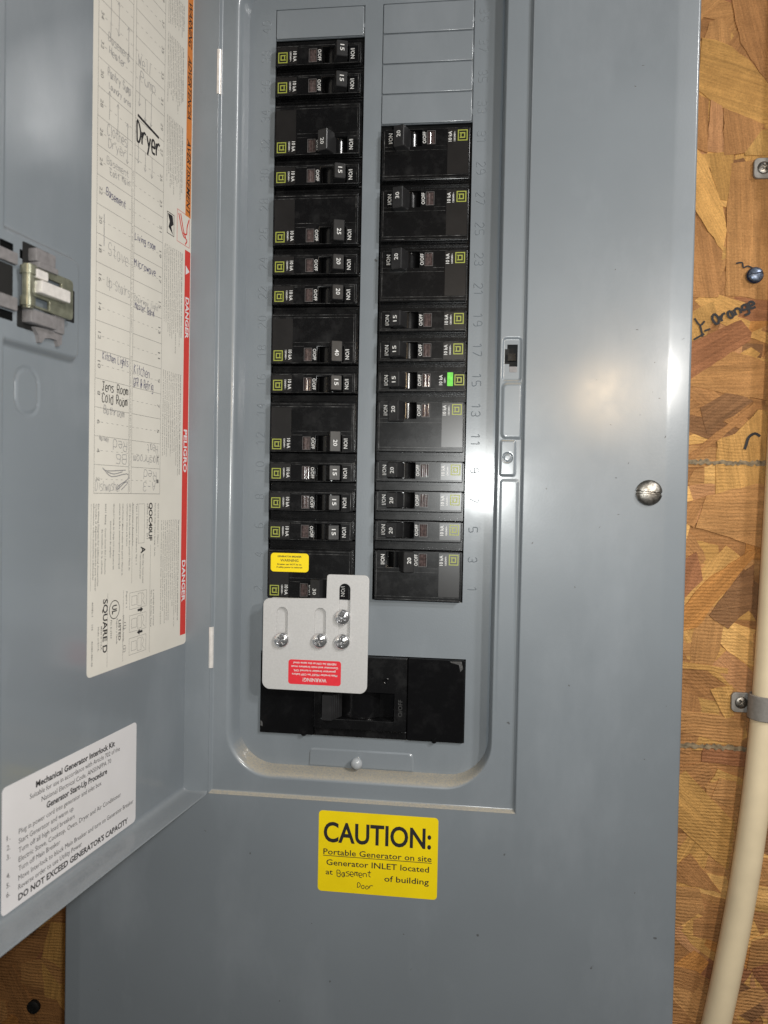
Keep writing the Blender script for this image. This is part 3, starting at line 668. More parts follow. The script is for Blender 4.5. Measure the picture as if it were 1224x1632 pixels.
def breaker(k, n, amps, on, side, label, gfci=False, gen=False):
    if side == 0: loc = (0.0, 2.0, -k * P_ - 0.4); rot = (0, 0, 0)
    else: loc = (XR + WC, 2.0, -(k + n) * P_ - 5.6); rot = (0, math.pi, 0)
    root = empty('circuit_breaker', loc, label, 'circuit breaker', 'branch circuit breakers in the two columns', rot)
    c = -P_ * (n - 1) - 13.4
    last = side == 1 and k + n == 20
    shared(('body', n, last), 'body', BLACK, root, lambda m: b_body(m, n, last))
    shared(('face', n), 'face', BLACK, root, lambda m: b_face(m, n))
    shared(('ridge', n), 'highlight_ridge', EDGE, root, lambda m: b_ridge(m, n), None)
    shared(('cradle', n), 'rocker', BLACKG, root, lambda m: b_cradle(m, n), 70)
    h = shared(('handle', n, on), 'handle', BLACKH, root, lambda m: b_handle(m, n, on), 30)
    def wn(m):
        loft(m, LF, [[(23.4 + t, b, 5.6 + 0.45 * abs(math.sin(2 * math.pi * t / 4.7))) for t in span(0, 4.7, .22)] for b in (c - 3.85, c + 3.85)], False)
    shared(('wfr', n), 'window_frame', FRAMEW, root, lambda m: plate(m, LF, [rect(23.1, 28.3, c - 4.2, c + 4.2), rect(23.35, 28.05, c - 3.95, c + 3.95)], 6.45, 6.62), None)
    shared(('win', n), 'indicator_window', MICA, root, wn, 80)
    def el(m):
        B0 = -P_ * n + 0.8
        plate(m, LF, [rrect(2.3, 15.4, B0, -7.6 if n == 1 else -9.4, .3, 2)], 6.5, 6.62)
    if not gfci: shared(('end', n), 'end_label', LABELB, root, el)
    la = 1.9 if gfci else 3.0
    shared(('logo', n, gfci), 'logo', LOGO, root, lambda m: logo(m, la, c - 0.7 + (0.4 if gfci else 0)), None)
    if gfci:
        mb = MB(); plate(mb, LF, [rrect(8.9, 12.5, c - 5.0, c + 3.6, .3, 2)], 6.6, 6.72); put('green_sticker', mb, GREEN, root)
    def lt(m):
        xt = 16.6 if gfci else 13.9; xs = 14.1 if gfci else 11.1
        text(m, LF, '10 kA', xt, c - 0.2, 6.70, 2.1, 6.4, -90, bold=0.012); text(m, LF, '120V~' if gfci else '120/240V~', xs, c - 0.2, 6.70, 1.0, 3.6 if gfci else 6.2, -90, bold=0.02)
        text(m, LF, 'O/OFF', 30.0, c, 6.66, 2.1, 7.2, -90, bold=0.008); text(m, LF, 'I/ON', 51.4, c, 6.66, 2.4, 6.4, -90, bold=0.008)
    shared(('let', n, gfci), 'lettering', WHITE, root, lt, None)
    hf = hframe(n, on)
    def nm(m): text(m, hf, amps, 0.0, 0.3 if n == 1 else 0.0, 0.05, 2.5, 4.0, -90, bold=0.008)
    shared(('num', n, on, amps), 'amp_number', WHITE, h, nm, None)
    return root
T1 = 'narrow black breaker marked 15 '
Lb = [(1, 1, '15', 1, 'topmost breaker of the left column, marked 15, under the blank grey filler'),
 (2, 1, '15', 1, 'second breaker from the top of the left column, a narrow one marked 15'),
 (3, 2, '20', 0, 'double-width left-column breaker marked 20 with its handle switched to off'),
 (5, 1, '15', 1, 'narrow breaker marked 15 directly under the switched-off double-width one in the left column'),
 (6, 2, '25', 1, 'double-width breaker marked 25, the only 25, in the left column'),
 (8, 1, '20', 1, 'upper of the two narrow breakers marked 20 in the left column'),
 (9, 1, '20', 1, 'lower of the two narrow breakers marked 20, just above the double-width 40'),
 (10, 2, '40', 1, 'double-width breaker marked 40 between embossed 20 and 18'),
 (12, 1, '15', 1, 'narrow breaker marked 15 sandwiched between the double-width 40 and the double-width 20'),
 (13, 2, '20', 1, 'double-width left-column breaker marked 20, switched on, in the lower half'),
 (15, 1, '15', 1, 'first of three narrow breakers marked 15 in a row, under a double-width 20'),
 (16, 1, '15', 1, 'middle one of the three narrow breakers marked 15 near the lower left'),
 (17, 1, '15', 1, 'narrow left-column breaker marked 15 just above the one with the yellow sticker')]
for a in Lb: breaker(a[0], a[1], a[2], bool(a[3]), 0, a[4])
Rb = [(4, 2, '20', 1, 'topmost breaker of the right column, double-width, marked 20, under the blank fillers'),
 (6, 2, '30', 1, 'double-width breaker marked 30 in the right column, second from the top'),
 (8, 2, '20', 1, 'third double-width breaker from the top of the right column, marked 20'),
 (10, 1, '15', 1, 'narrow right-column breaker marked 15 directly beneath the third double-width breaker'),
 (11, 1, '15', 1, 'narrow right-column breaker marked 15 directly above the one with the green sticker'),
 (12, 1, '15', 1, 'narrow right-column breaker with the bright green sticker, marked 15'),
 (13, 2, '20', 1, 'double-width right-column breaker marked 20 right under the green-stickered one'),
 (15, 1, '20', 1, 'upper of the three narrow right-column breakers marked 20'),
 (16, 1, '20', 1, 'middle of the three narrow right-column breakers marked 20'),
 (17, 1, '20', 1, 'lower of the three narrow right-column breakers marked 20, above the switched-off one'),
 (18, 2, '20', 0, 'lowest breaker of the right column, double-width, marked 20, switched off')]
for a in Rb: breaker(a[0], a[1], a[2], bool(a[3]), 1, a[4], gfci=(a[0] == 12))
gen = breaker(18, 2, '30', False, 0, 'generator breaker marked 30 with a yellow warning sticker, above the interlock plate')
GO = (0, 0, -18 * P_ - 0.4)
mb = MB(); plate(mb, PF, [rrect(3.4, 28.6, -364.2, -352.0, 2.2)], 6.66, 6.80); ys = put('warning_sticker', mb, YELLOW, gen, GO)
mb = MB()
text(mb, PF, 'GENERATOR BREAKER', 15.8, -354.2, 6.84, 1.0, 16, bold=0.03); text(mb, PF, 'WARNING', 15.8, -356.7, 6.84, 1.7, 12, bold=0.01)
text(mb, PF, 'Breaker can NOT be on', 15.8, -359.3, 6.84, 0.9, 16, bold=0.03); text(mb, PF, 'if utility power is restored', 15.8, -361.2, 6.84, 0.9, 17, bold=0.03)
put('lettering', mb, INK, ys, GO)

# ------------------------------------------------------------------ sliding interlock plate
IO = (35, -12, -440)
ip = empty('interlock_plate', IO, 'light grey sliding interlock plate held by four chrome screws', 'interlock plate')
def arcpts(cx, cy, r, a0, a1, n=6): return [(cx + r * math.cos(R(a0 + (a1 - a0) * i / n)), cy + r * math.sin(R(a0 + (a1 - a0) * i / n))) for i in range(n + 1)]
out = arcpts(66.2, -367.2, 3.2, 0, 90) + arcpts(44.0, -366.0, 1.8, 90, 180) + [(42.0, -379.6)] + arcpts(5.0, -385.2, 4.2, 90, 180) + arcpts(6.0, -434.5, 5.2, 180, 262) + arcpts(64.2, -434.6, 5.0, 278, 360)
out = [(x, z - (x - 35) * 0.006) for x, z in out]
mb = MB(); plate(mb, PF, [out, slot(13.3, -410.5, -386.3, 3.55), slot(38.2, -410.5, -386.0, 3.55), slot(53.8, -410.5, -369.9, 3.55)], 10.2, 12.0, 0.3, 2)
put('plate', mb, PLATE, ip, IO, 40)
mb = MB(); plate(mb, PF, [rrect(5, 65, -432, -380.6, 1.5)], 7.0, 9.9, 0.3); put('base_plate', mb, PLATE, ip, IO, 40)
mb = MB()
for x, z in ((13.4, -407.2), (38.4, -406.6), (52.9, -391.0), (53.0, -406.8)): lathe(mb, PF, x, z, [(2.2, -2), (2.2, 12)], 16)
put('spacer_shank', mb, STEEL, ip, IO, 50)
for i, (x, z) in enumerate(((13.4, -407.2), (38.4, -406.6), (52.9, -391.0), (53.0, -406.8))):
    mb = MB(); screw_head(mb, PF, x, z, 5.0, 13.0, 2.7, True, (47, 20, 62, 8)[i], 0.14, 0.6); put('screw', mb, CHROME, ip, IO, 30)
mb = MB(); plate(mb, PF, [rrect(18.1, 52.3, -435.4, -419.6, 1.8)], 12.0, 12.12); rs = put('warning_label', mb, RED, ip, IO)
mb = MB()
text(mb, PF, 'WARNING!', 35.3, -432.3, 12.16, 2.3, 15.5, 180, bold=0.012)
for i, t in enumerate(('Main breaker MUST be OFF before', 'generator breaker is turned ON.', 'Generator and main breakers must', 'NEVER be ON at the same time!')):
    text(mb, PF, t, 35.2, -429.0 + i * 2.45, 12.16, 1.25, (29.5, 27.5, 30.5, 28)[i], 180, bold=0.02)
put('lettering', mb, WHITE, rs, IO)

# ------------------------------------------------------------------ caution sticker
CO = (78, -15, -566)
tilt = 0.0
mb = MB(); plate(mb, PF, [rrect(40.3, 116.4, -566.4, -514.6, 2.4)], 15.0, 15.12)
cs = tag(put('caution_sticker', mb, YELLOW, None, CO), 'yellow CAUTION sticker about a portable generator, stuck below the door opening', 'sticker'); cs.location = Vector(CO) * S
mb = MB()
text(mb, PF, 'CAUTION:', 43.6, -528.2, 15.16, 12.2, 68.5, align='L', bold=0.022, res=4)
text(mb, PF, 'Portable Generator on site', 43.6, -540.8, 15.16, 3.6, 69, align='L', bold=0.010); box(mb, PF, 43.4, 112.8, -543.6, -543.2, 15.14, 15.17)
text(mb, PF, 'Generator INLET located', 45.6, -547.6, 15.16, 3.6, 65.5, align='L', bold=0.010)
text(mb, PF, 'at', 45.3, -553.8, 15.16, 3.4, 4.6, align='L', bold=0.010); text(mb, PF, 'of building', 83.0, -555.4, 15.16, 3.6, 28.2, align='L', bold=0.010)
put('lettering', mb, INK, cs, CO)
mb = MB(); hand(mb, PF, 'Basement', 53.0, -556.0, 15.2, 4.0, 0.45, ang=2, length=22, jit=0.75); hand(mb, PF, 'Door', 65.8, -562.6, 15.2, 2.8, 0.42, ang=-1, length=10.5, jit=0.75)
tag(put('handwriting', mb, INK, cs, CO), 'handwritten words Basement Door')

# ------------------------------------------------------------------ the open door
th = R(82.1)
U = Vector((-math.cos(th), -math.sin(th), 0)); NV = Vector((math.sin(th), -math.cos(th), 0))
DF = Fr((-33.3, -13, 0), -U, (0, 0, 1), NV)                    # a = -distance from the hinge, b = height, h = off the hinge plane
SH = -16.0
door = put('door', MB(), PAINT_IN, panel, PO)                  # its sheet is filled in below
def door_h(a, b):
    u = -a
    d = min(sd_rr(u, b, 167.6, 260, -900, 300, 1.0), sd_rr(u, b, 117.5, 260, -250.0, -200.0, 5.0))
    # union of the raised margin and the raised latch field
    h = SH + 3.6 * sstep(-d - 0.4, 3.2)
    ob = abs(sd_rr(u, b, 143.2, 157.6, -279.2, -258.6, 6.4)); h -= 0.7 * max(0, 1 - ob / 0.9)
    return h
def dhole(a, b):
    u = -a
    return (122.8 < u < 128.6 and -231.5 < b < -216.8) or (163.8 < u < 172.5 and (-210.4 < b < -207 or -240.4 < b < -236.4)) or (156.2 < u < 160.2 and -211.4 < b < -207.2)
us = sorted(set([round(x, 3) for x in span(4, 110, 4) + span(110, 172, 0.8) + span(172, 194, 4)]))
bs = sorted(set([round(x, 3) for x in span(-504.5, -290, 8) + span(-290, -190, 0.8) + span(-190, 55, 8)]))
mb = MB(); field(mb, DF, [-u for u in us], bs, door_h, dhole)
# rolled edges: hinge side, bottom and free side
def rolled(path, prof):
    loops = [[(path(d)[0][i], path(d)[1][i], h) for i in range(len(path(d)[0]))] for d, h in prof]
    loft(mb, DF, loops, False)
prof = [(4.0, -16), (3.0, -15.85), (2.1, -15.4), (1.3, -14.6), (.7, -13.5), (.35, -12.2), (.2, -10.5), (.1, -6), (0, -1.0), (-.12, -.4), (-.45, 0), (-.9, -.3), (-1.1, -1.5), (-1.1, -5), (-1.1, -22)]
def pth(d):
    r = 6 - d; A = [R(-90 * i / 8) for i in range(9)]
    return ([-d] + [-6 + r * math.cos(t) for t in A] + [-192 - r * math.sin(-t) for t in A] + [-(198 - d)],
            [55] + [-502.5 + r * math.sin(t) for t in A] + [-502.5 - r * math.cos(t) for t in A] + [55])
rolled(pth, [(d, h) for d, h in prof])
put('tmp', mb, PAINT_IN, None, PO, 60)
tmp = bpy.data.objects['tmp']; door.data = tmp.data; bpy.data.objects.remove(tmp); door.data.name = 'door'
mb = MB(); plate(mb, DF, [rrect(-199.0, 1.0, -509.5, 56, 6)], -22.6, -22.0, 0.2); put('outer_skin', mb, PAINT_IN, door, PO, 40)
for z0, z1 in ((-60.0, -32.0), (-427.0, -400.5)):
    mb = MB(); lathe(mb, Fr((-33.0, -13.6, 0), (1, 0, 0), (0, -1, 0), (0, 0, 1)), 0, 0, [(0.01, z0), (1.7, z0), (1.7, z1), (0.01, z1)], 16)
    box(mb, PF, -34.0, -31.8, z0 - 1, z1 + 1, 11.7, 12.3)
    tag(put('hinge_knuckle', mb, BRIGHT, door, PO, 40), None)
# latch
def dbox(name, mat, *bx, bev=0.4):
    mb = MB()
    for (u0, u1, b0, b1, h0, h1) in bx: plate(mb, DF, [rrect(-u1, -u0, b0, b1, min(0.6, abs(u1 - u0) / 4), 2)], h0, h1, min(bev, (h1 - h0) / 3))
    return put(name, mb, mat, door, PO, 40)
HL = SH + 3.6
dbox('latch_gap_shade', DARK, (139.6, 161.5, -242.0, -232.6, HL + .02, HL + .14), (140.6, 158.5, -213.4, -203.6, HL + .02, HL + .14), (122.9, 128.9, -232.0, -216.4, HL + .02, HL + .14), bev=0.02)  # flat black plates on the sheet painting the shade in the latch gaps
dbox('latch_clip', GREYP, (142, 155, -214.5, -211.8, HL, HL + 6), (142, 155, -211.4, -205.5, HL, HL + 4.5))
dbox('latch_clip', GREYP, (141.5, 158.6, -239.5, -233.5, HL, HL + 5.0), (133.5, 140.5, -240, -231.5, HL, HL + 3))
mb = MB(); tooth = [(-152.8, -240.2), (-133.9, -238.4), (-134.2, -244.5), (-136.5, -246.0), (-137.5, -243.4), (-141.5, -243.2), (-145.8, -244.0), (-148.0, -246.6), (-149.2, -246.6), (-150.2, -243.5)]
plate(mb, DF, [tooth[::-1]], HL, HL + 2.0); put('latch_comb', mb, GREYP, door, PO)
mb = MB(); plate(mb, DF, [rrect(-159.5, -129.6, -232.5, -213.6, 2.0), rect(-157.2, -146, -231.4, -227.6), rect(-147.5, -138, -219.2, -217.2)], HL + 3.0, HL + 4.6, 0.4, 2); tag(put('latch_plate', mb, ZINC, door, PO, 40), 'yellowish zinc latch plate')
mb = MB(); FZ = Fr(DF.P(-160.3, 0, HL + 4.5), DF.ex, DF.n, DF.ey); lathe(mb, FZ, 0, 0, [(0.01, -234), (2.4, -234), (2.4, -214.8), (0.01, -214.8)], 20)
lathe(mb, FZ, 0, 0, [(2.4, -233), (3.2, -233), (3.2, -229), (2.4, -229)], 20); lathe(mb, FZ, 0, 0, [(2.4, -219), (3.2, -219), (3.2, -215.6), (2.4, -215.6)], 20)
put('latch_barrel', mb, ZINC, door, PO, 40)
dbox('latch_slide', BRIGHT, (136.8, 156.3, -226.2, -220.6, HL + 4.6, HL + 8.6), (149, 156.5, -219.4, -215.4, HL + 4.6, HL + 6.2))
dbox('latch_window', DARK, (164.6, 175, -229.8, -216.5, HL + 0.1, HL + 0.5))
dbox('latch_frame', GREYP, (163.4, 178, -236.0, -230.2, HL, HL + 2.2), (163.4, 178, -216.0, -210.8, HL, HL + 2.2))
mb = MB(); box(mb, DF, -180, -118, -246, -204, SH - 5.5, SH - 4); put('latch_backing', mb, DARK, door, PO)

# ------------------------------------------------------------------ directory card on the door
H0 = SH
def on_door(name, outline, mat, h1, label, cat):
    o0 = DF.P(sum(p[0] for p in outline) / len(outline), min(p[1] for p in outline), H0)
    mb = MB(); plate(mb, DF, [outline], H0 + 0.02, H0 + h1); o = put(name, mb, mat, None, o0); o.location = o0 * S
    return tag(o, label, cat), tuple(o0)
card, KO = on_door('directory_card', rrect(-105.4, -3.9, -411.4, 45, 2.8), CARD, 0.16, 'long cream circuit directory card with orange and red warning strip on the open door', 'directory card')
hp = H0 + 0.20
def part(name, mb, mat, label=None): 
    o = put(name, mb, mat, card, KO)
    if label: o['label'] = label
    return o
mb = MB(); plate(mb, DF, [rect(-11.8, -5.2, -139.0, 45)], hp - .03, hp); part('orange_strip', mb, ORANGE)
mb = MB(); plate(mb, DF, [rect(-11.6, -4.9, -405.2, -160.5)], hp - .03, hp); part('red_strip', mb, REDP)
mb = MB()
for t, z0, z1 in (('WARNING', -4.5, -32.5), ('ADVERTENCIA', -39, -78), ('AVERTISSEMENT', -90.5, -137.0)):
    mb = MB(); text(mb, DF, t, -8.5, (z0 + z1) / 2, hp + .04, 4.2, abs(z1 - z0), -90, bold=0.015, slant=0.2); part('strip_lettering', mb, INK)
mb = MB()
for t, z0, z1 in (('DANGER', -189.8, -216), ('PELIGRO', -273.7, -301), ('DANGER', -357.3, -384)):
    mb = MB(); text(mb, DF, t, -8.2, (z0 + z1) / 2, hp + .04, 3.9, abs(z1 - z0), -90, bold=0.03); part('strip_lettering', mb, WLABEL)
mb = MB(); flat(mb, DF, [(-10.6, -170), (-10.6, -176.0), (-5.8, -173.0)], hp + .04)
part('warning_triangle', mb, WLABEL)
# grid
mb = MB(); hg = hp
for u in (101.2, 70.3, 67.6, 37.7): box(mb, DF, -u - .09, -u + .09, -315, 45, hg - .03, hg)
for r in range(0, 25):
    z = -315 + 15 * r
    for u0, u1 in ((101.1, 70.4), (67.5, 37.8)):
        box(mb, DF, -u0, -u1, z - .09, z + .09, hg - .03, hg)
        if r not in (14,):
            x = u0 - 5.2 if u0 > 90 else u0
            while x - 1.9 > u1 + (0 if u0 > 90 else 4.5):
                box(mb, DF, -x, -x + 1.9, z + 7.4, z + 7.56, hg - .03, hg); x -= 4.6
box(mb, DF, -101.3, -37.6, -315.12, -314.9, hg - .02, hg + .01)
part('grid_lines', mb, INKG)
mb = MB()
for r in range(24):
    z = -307.5 + 15 * r
    for q, u in ((2, 97.9), (1, 40.3)):
        mb = MB(); text(mb, DF, str(2 * r + q), -u, z, hp, 2.3, 4.0 if 2 * r + q > 9 else 2.2, -90, res=3); part('grid_number', mb, INKG)
# fine print
WARN = ['Power must be off before removing cover.', 'This equipment must be installed and serviced', 'only by qualified electrical personnel.', 'Replace all devices, doors and covers before', 'turning on power to this equipment.', 'Use only copper or aluminum conductors rated', 'for the temperature marked on the device.', 'Failure to follow these instructions can result', 'in death, serious injury or equipment damage.', 'Tighten all connections to the values shown.']
def block(mb, u1, u0, z0, z1, n, head=None, cap=0.95):
    for i in range(n):
        u = u0 + (u1 - u0) * i / max(1, n - 1); L = abs(z1 - z0) * random.uniform(0.72, 1.0)
        text(mb, DF, (WARN[(i * 3 + int(abs(z0))) % 10] + ' ' + WARN[(i + 5) % 10])[:int(L / 0.72)], -u, z0, hp, cap * (1.15 if i == 0 and head else 1), L, -90, 'L', res=1, bold=0.03 if i == 0 else 0.008)
mb = MB()
for z0, z1 in ((22, -8), (-12, -33), (-38, -82), (-87, -134)): block(mb, 34, 16.5, z0, z1, 10)
for z0, z1 in ((-164, -228), (-240, -304), (-331, -398)): block(mb, 35, 15.0, z0, z1, 10, True)
text(mb, DF, 'Retirer la plaque avant de mettre sous tension. Replace all devices, doors and covers before turning on power', -69.0, -276, hp, 1.0, 76, -90, res=1)
text(mb, DF, 'Space for circuit identification, keep this directory legible and up to date for the installation', -69.0, -180, hp, 0.9, 90, -90, res=1)
part('fine_print', mb, INKG)
# hazard pictograms
mb = MB(); plate(mb, DF, [rect(-33.2, -25.0, -157.2, -144.0), rect(-32.8, -25.4, -156.8, -144.4)], hp - .03, hp)
flat(mb, DF, [(-32.4, -145), (-27, -145), (-25.8, -150), (-28.5, -152), (-26.2, -156.4), (-31.5, -153), (-30.2, -149.5)], hp + .01); part('burn_pictogram', mb, INK)
mb = MB(); plate(mb, DF, [rect(-21.6, -6.2, -158.2, -138.4), rect(-21.3, -6.5, -157.9, -138.7)], hp - .03, hp)
strokes(mb, DF, [[(-19.8, -140.5), (-15.5, -150.5), (-12.5, -153.5)], [(-17.5, -140), (-13.8, -149.5), (-11, -153)], [(-14, -151), (-10, -150.5), (-9.5, -146), (-7.2, -140.5)], [(-12, -153), (-9.5, -154.5), (-11.5, -157.2)]], hp + .02, 1.0, smooth=True)
part('shock_pictogram', mb, REDP)
# lower block of the card
mb = MB()
text(mb, DF, 'QOC40UF', -47.2, -320.2, hp, 3.5, 22.5, -90, 'L', bold=0.03, res=3); part('catalogue_number', mb, INK)
mb = MB(); text(mb, DF, 'A', -54.8, -345.5, hp, 4.4, 4.2, -90, 'L', bold=0.03); part('heading', mb, INK)
mb = MB(); text(mb, DF, 'SQUARE D', -90.2, -371.8, hp, 3.8, 29, -90, 'L', bold=0.02, res=3); part('maker_name', mb, INK)
mb = MB(); text(mb, DF, 'LISTED', -77.0, -385.0, hp, 2.0, 11.5, -90, 'L', bold=0.02); part('heading', mb, INK)
mb = MB(); text(mb, DF, 'UL', -82.0, -378.6, hp, 4.0, 5.0, -90, bold=0.03); strokes(mb, DF, [[(-82.0 + 4.6 * math.cos(R(t)), -378.6 + 5.0 * math.sin(R(t))) for t in range(0, 361, 20)]], hp, 0.45); part('certification_mark', mb, INK)
for z, d in ((-382.2, 1), (-395.0, -1)):
    mb = MB(); flat(mb, DF, [(-57.0 - 2.6 * d, z - .7), (-57.0 - 2.6 * d, z + .7), (-57 + .4 * d, z + .7), (-57 + .4 * d, z + 1.7), (-57 + 3 * d, z), (-57 + .4 * d, z - 1.7), (-57 + .4 * d, z - .7)], hp); part('arrow', mb, INK)

mb = MB()
rows = [(38.9, 'QO Load Center / Classe 1', -320.5, 26), (42.3, 'Panneau de charge / Centro de carga  Cat. No.', -320.5, 32), (50.6, 'Series / Serie   S01', -320.5, 21), (61.5, 'Type 1 Enclosure / Gabinete Tipo 1', -320.5, 35), (65.2, 'Accessories / Accesorios', -320.5, 24),
        (68.4, 'GFCI / Branch breaker this panel / Placa de', -320.5, 38), (71.0, 'connexions mises a la terre', -320.5, 24), (75.2, 'CAUTION / Main breaker this panel / Placez le', -320.5, 40), (78.0, 'suivant la fiche interrupteur principal', -320.5, 36), (83.4, 'Ground / Lista de Carga 110 / Amperios kit', -320.5, 36),
        (86.2, 'instructions de empleo', -330, 20), (90.8, '40201 Rating   Cover Screw Kit / Accesorio', -320.5, 38), (93.6, 'de tornillos de la cubierta', -334, 24), (97.0, 'See Wiring Diagram for additional Accessories.', -320.5, 44), (99.0, 'Consulte el diagrama de alambrado para obtener', -320.5, 46), (101.0, 'informacion sobre accesorios adicionales', -320.5, 40),
        (54.5, 'Mains rating / Courant nominal', -350, 17), (57.3, 'Valor nominal principal', -350, 14), (70.6, 'Figure 1', -370, 9), (73.5, 'ENCLOSED PANEL', -383, 15), (79.5, 'Registro y Canada', -384, 14), (84.8, 'File E-6294', -384, 10), (93.4, 'Made in U.S.A.', -386, 13), (96.0, 'Hecho en E.U.A.', -386, 13), (101.3, '40082-1     106        40280-480-05', -372, 34), (45.5, 'Tire del anclaje fuera', -372, 22), (42.8, 'y empuje para cerrar', -372, 22)]
for u, t, z, L in rows: text(mb, DF, t, -u, z, hp, 1.15, L, -90, 'L', res=1, bold=0.015)
def ring(a0, a1, b0, b1, t=.16): plate(mb, DF, [rect(a0, a1, b0, b1), rect(a0 + t, a1 - t, b0 + t, b1 - t)], hp - .03, hp)
ring(-59.8, -53.6, -343.6, -320.8)
for z in (-371.2, -384.2, -397.2):
    ring(-67.8, -50.6, z - 9.6, z); ring(-65.6, -60.5, z - 7.5, z - 2.2); ring(-59.5, -55.5, z - 8.6, z - 1.2); strokes(mb, DF, [[(-55, z - 1), (-53, z - 3.5), (-54.5, z - 6), (-52, z - 8.5)]], hp, .2, smooth=True)
for u, z0, z1 in ((73.8, -369, -409), (88.2, -369, -409), (103.2, -320.5, -366), (47.0, -345, -409), (65.9, -320, -366)): box(mb, DF, -u - .08, -u + .08, z1, z0, hp - .03, hp)
text(mb, DF, '(1)', -72.0, -389, hp, 2.2, 4, -90); text(mb, DF, '(2)', -72.0, -402, hp, 2.2, 4, -90)
part('fine_print', mb, INKG)
# handwriting on the card
def hw(lines, mat, wd, label):
    for (t, u, z, cap, L, ang) in lines:
        mb = MB(); hand(mb, DF, t, -u, z, hp + .03, cap, wd * random.uniform(0.8, 1.1), ang=ang + random.uniform(-1.5, 1.5), length=L, jit=0.4); part('handwriting', mb, mat)
hw([('Up Stairs', 92, -205.5, 5.2, 22, -2), ('Stove', 91, -188.5, 6.5, 19, -2), ('Clothes', 93, -126.0, 5.6, 19, 2), ('Dryer', 92, -132.2, 4.6, 17, 2), ('Basement', 93, -141.0, 3.6, 20, 1),
    ('East Main', 90, -146.0, 3.2, 19, 1), ('Pantry Sump', 93, -96.0, 4.4, 21, 0), ('Laundry area', 92, -101.5, 3.0, 20, 0), ('Basement', 93, -77.5, 4.2, 20, 0), ('Heater', 92, -83.5, 3.8, 15, 0),
    ('Well', 65.5, -74.5, 6.0, 15, 2), ('Pump', 63, -82.0, 5.0, 16, 0), ('Dishwasher', 100.0, -313.4, 5.2, 24, -1), ('Stairway light', 67, -206.4, 3.2, 27, 0), ('Bathroom', 93.5, -272.6, 4.0, 19, -1), ('Hallway', 97, -287.0, 2.4, 9, -3)], PENCIL, 0.34, 'pencil circuit names')
mb = MB()
for t, u, z, cap, L in (('Red', 72.0, -286.4, 5.2, 14), ('B6', 72.5, -293.6, 5.0, 11), ('Heat', 40.5, -286.0, 4.8, 12), ('Washroom', 39.5, -293.2, 4.4, 27), ('Red', 42.0, -301.6, 5.0, 14), ('A-3', 42.5, -308.4, 5.0, 14)):
    mb = MB(); hand(mb, DF, t, -u, z, hp + .03, cap, 0.32, ang=180, length=L); part('handwriting', mb, PENCIL)
hw([('Kitchen Lights', 95, -244.4, 4.0, 24.5, 0), ('Basement', 93.5, -158.0, 4.0, 18, -2), ('Living room', 66.5, -172.2, 3.6, 22, 1), ('Microwave', 66.8, -187.0, 3.8, 23, 1), ('Kitchen', 66.2, -247.0, 5.2, 17, -1),
    ('GFR @ Refrig', 66.5, -254.4, 4.6, 21, -1), ('Master Bdrm', 66, -210.5, 3.8, 20, 0)], PEN, 0.42, 'blue pen circuit names')
hw([('Jens Room', 95, -260.6, 4.4, 24, 0), ('Cold Room', 95, -266.6, 4.6, 24, 0)], INK, 0.6, 'black pen words Jens Room Cold Room')
mb = MB(); hand(mb, DF, 'Dryer', -65.8, -117.0, hp + .05, 10.5, 1.35, length=24.5, jit=0.3); strokes(mb, DF, [[(-65.4, -102.6), (-43.6, -105.4)]], hp + .05, 1.5)
part('handwriting', mb, INK, 'bold black marker word Dryer with a line above it')
mb = MB()
def arrow(u, z0, z1, two=False):
    d = 1 if z1 > z0 else -1
    s = [[(-u, z0), (-u + .3, (z0 + z1) / 2), (-u, z1)], [(-u - 1.0, z1 - 2 * d), (-u, z1), (-u + 1.2, z1 - 1.8 * d)]]
    if two: s.append([(-u - 1.0, z0 + 2 * d), (-u, z0), (-u + 1.2, z0 + 1.8 * d)])
    strokes(mb, DF, s, hp + .03, 0.32)
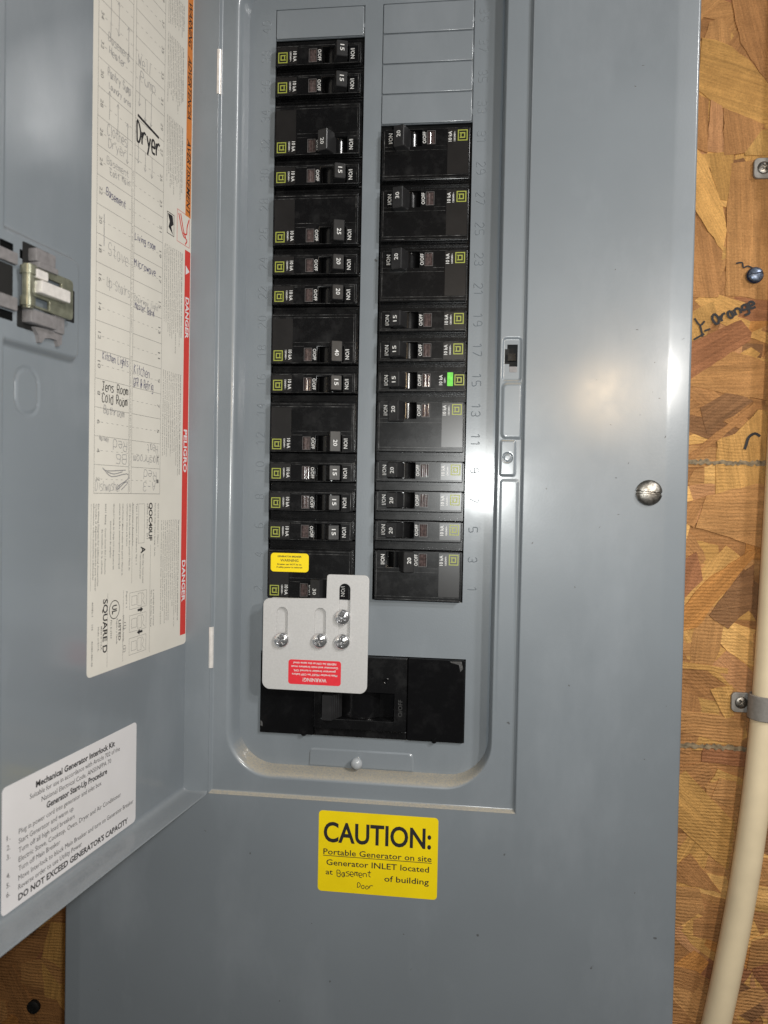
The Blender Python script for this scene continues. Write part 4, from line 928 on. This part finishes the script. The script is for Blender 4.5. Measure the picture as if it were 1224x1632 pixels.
for a in ((91.5, -118, -103), (84, -122, -106), (75, -112, -134, True), (64, -80, -97), (58, -90, -103), (52, -84, -103), (64.5, -118, -129), (57.5, -120, -131), (50.5, -120, -132), (84, -70, -52, True), (75, -60, -79, True), (91, -75, -45)): arrow(*a)
strokes(mb, DF, [[(-95.0, -168.5), (-94.8, -185.0)], [(-94, -301.5), (-90, -303), (-73, -302)], [(-93, -302), (-86, -306), (-72, -304), (-71, -307), (-80, -311), (-80.5, -313), (-74, -309), (-71, -309), (-77, -313)], [(-90, -303.5), (-84, -304.5), (-76, -303)]], hp + .03, 0.5, smooth=True)
part('pen_marks', mb, PENCIL, 'pencil arrows and scribbled-out name')

# ------------------------------------------------------------------ interlock procedure label on the door
lab, QO = on_door('procedure_label', rrect(-164.0, -59.2, -505.0, -446.9, 2.4), WLABEL, 0.16, 'white label of generator interlock instructions at the bottom of the open door', 'label')
mb = MB()
LN = [('Mechanical Generator Interlock Kit', 142.5, 80.3, -452.9, 1), ('Suitable for use in accordance with Article 702 of the', 146.5, 75.5, -457.2, 0), ('National Electrical Code, ANSI/NFPA 70', 138.5, 83.5, -461.4, 0),
      ('Generator Start-Up Procedure', 135.0, 87.0, -465.8, 1), ('Plug in power cord into generator and inlet box', 153.5, 92.0, -470.6, 0), ('Start Generator and warm up', 153.5, 115.0, -475.0, 0), ('Turn off all high load breakers', 153.5, 114, -479.3, 0),
      ('Electric Stove, Cooktop, Oven, Dryer and Air Conditioner', 153.5, 74, -483.6, 0), ('Turn off Main Breaker', 153.5, 125, -487.8, 0), ('Move Interlock to block Main Breaker and turn on Generator Breaker', 153.5, 61.8, -492.2, 0), ('Reverse order to use Utility Power', 153.5, 108, -496.4, 0), ("DO NOT EXCEED GENERATOR'S CAPACITY", 153.5, 67.0, -501.2, 1)]
for t, u0, u1, z, b in LN: text(mb, DF, t, -u0, z, hp, 2.4 if not b else 2.9, u0 - u1, 0, 'L', bold=0.03 if b else 0.0)
for t, z in (('1.', -470.6), ('2.', -475.0), ('3.', -479.3), ('4.', -487.8), ('5.', -492.2), ('6.', -496.4)): text(mb, DF, t, -161, z, hp, 2.3, 2.2, 0, 'L')
put('lettering', mb, INK, lab, QO)
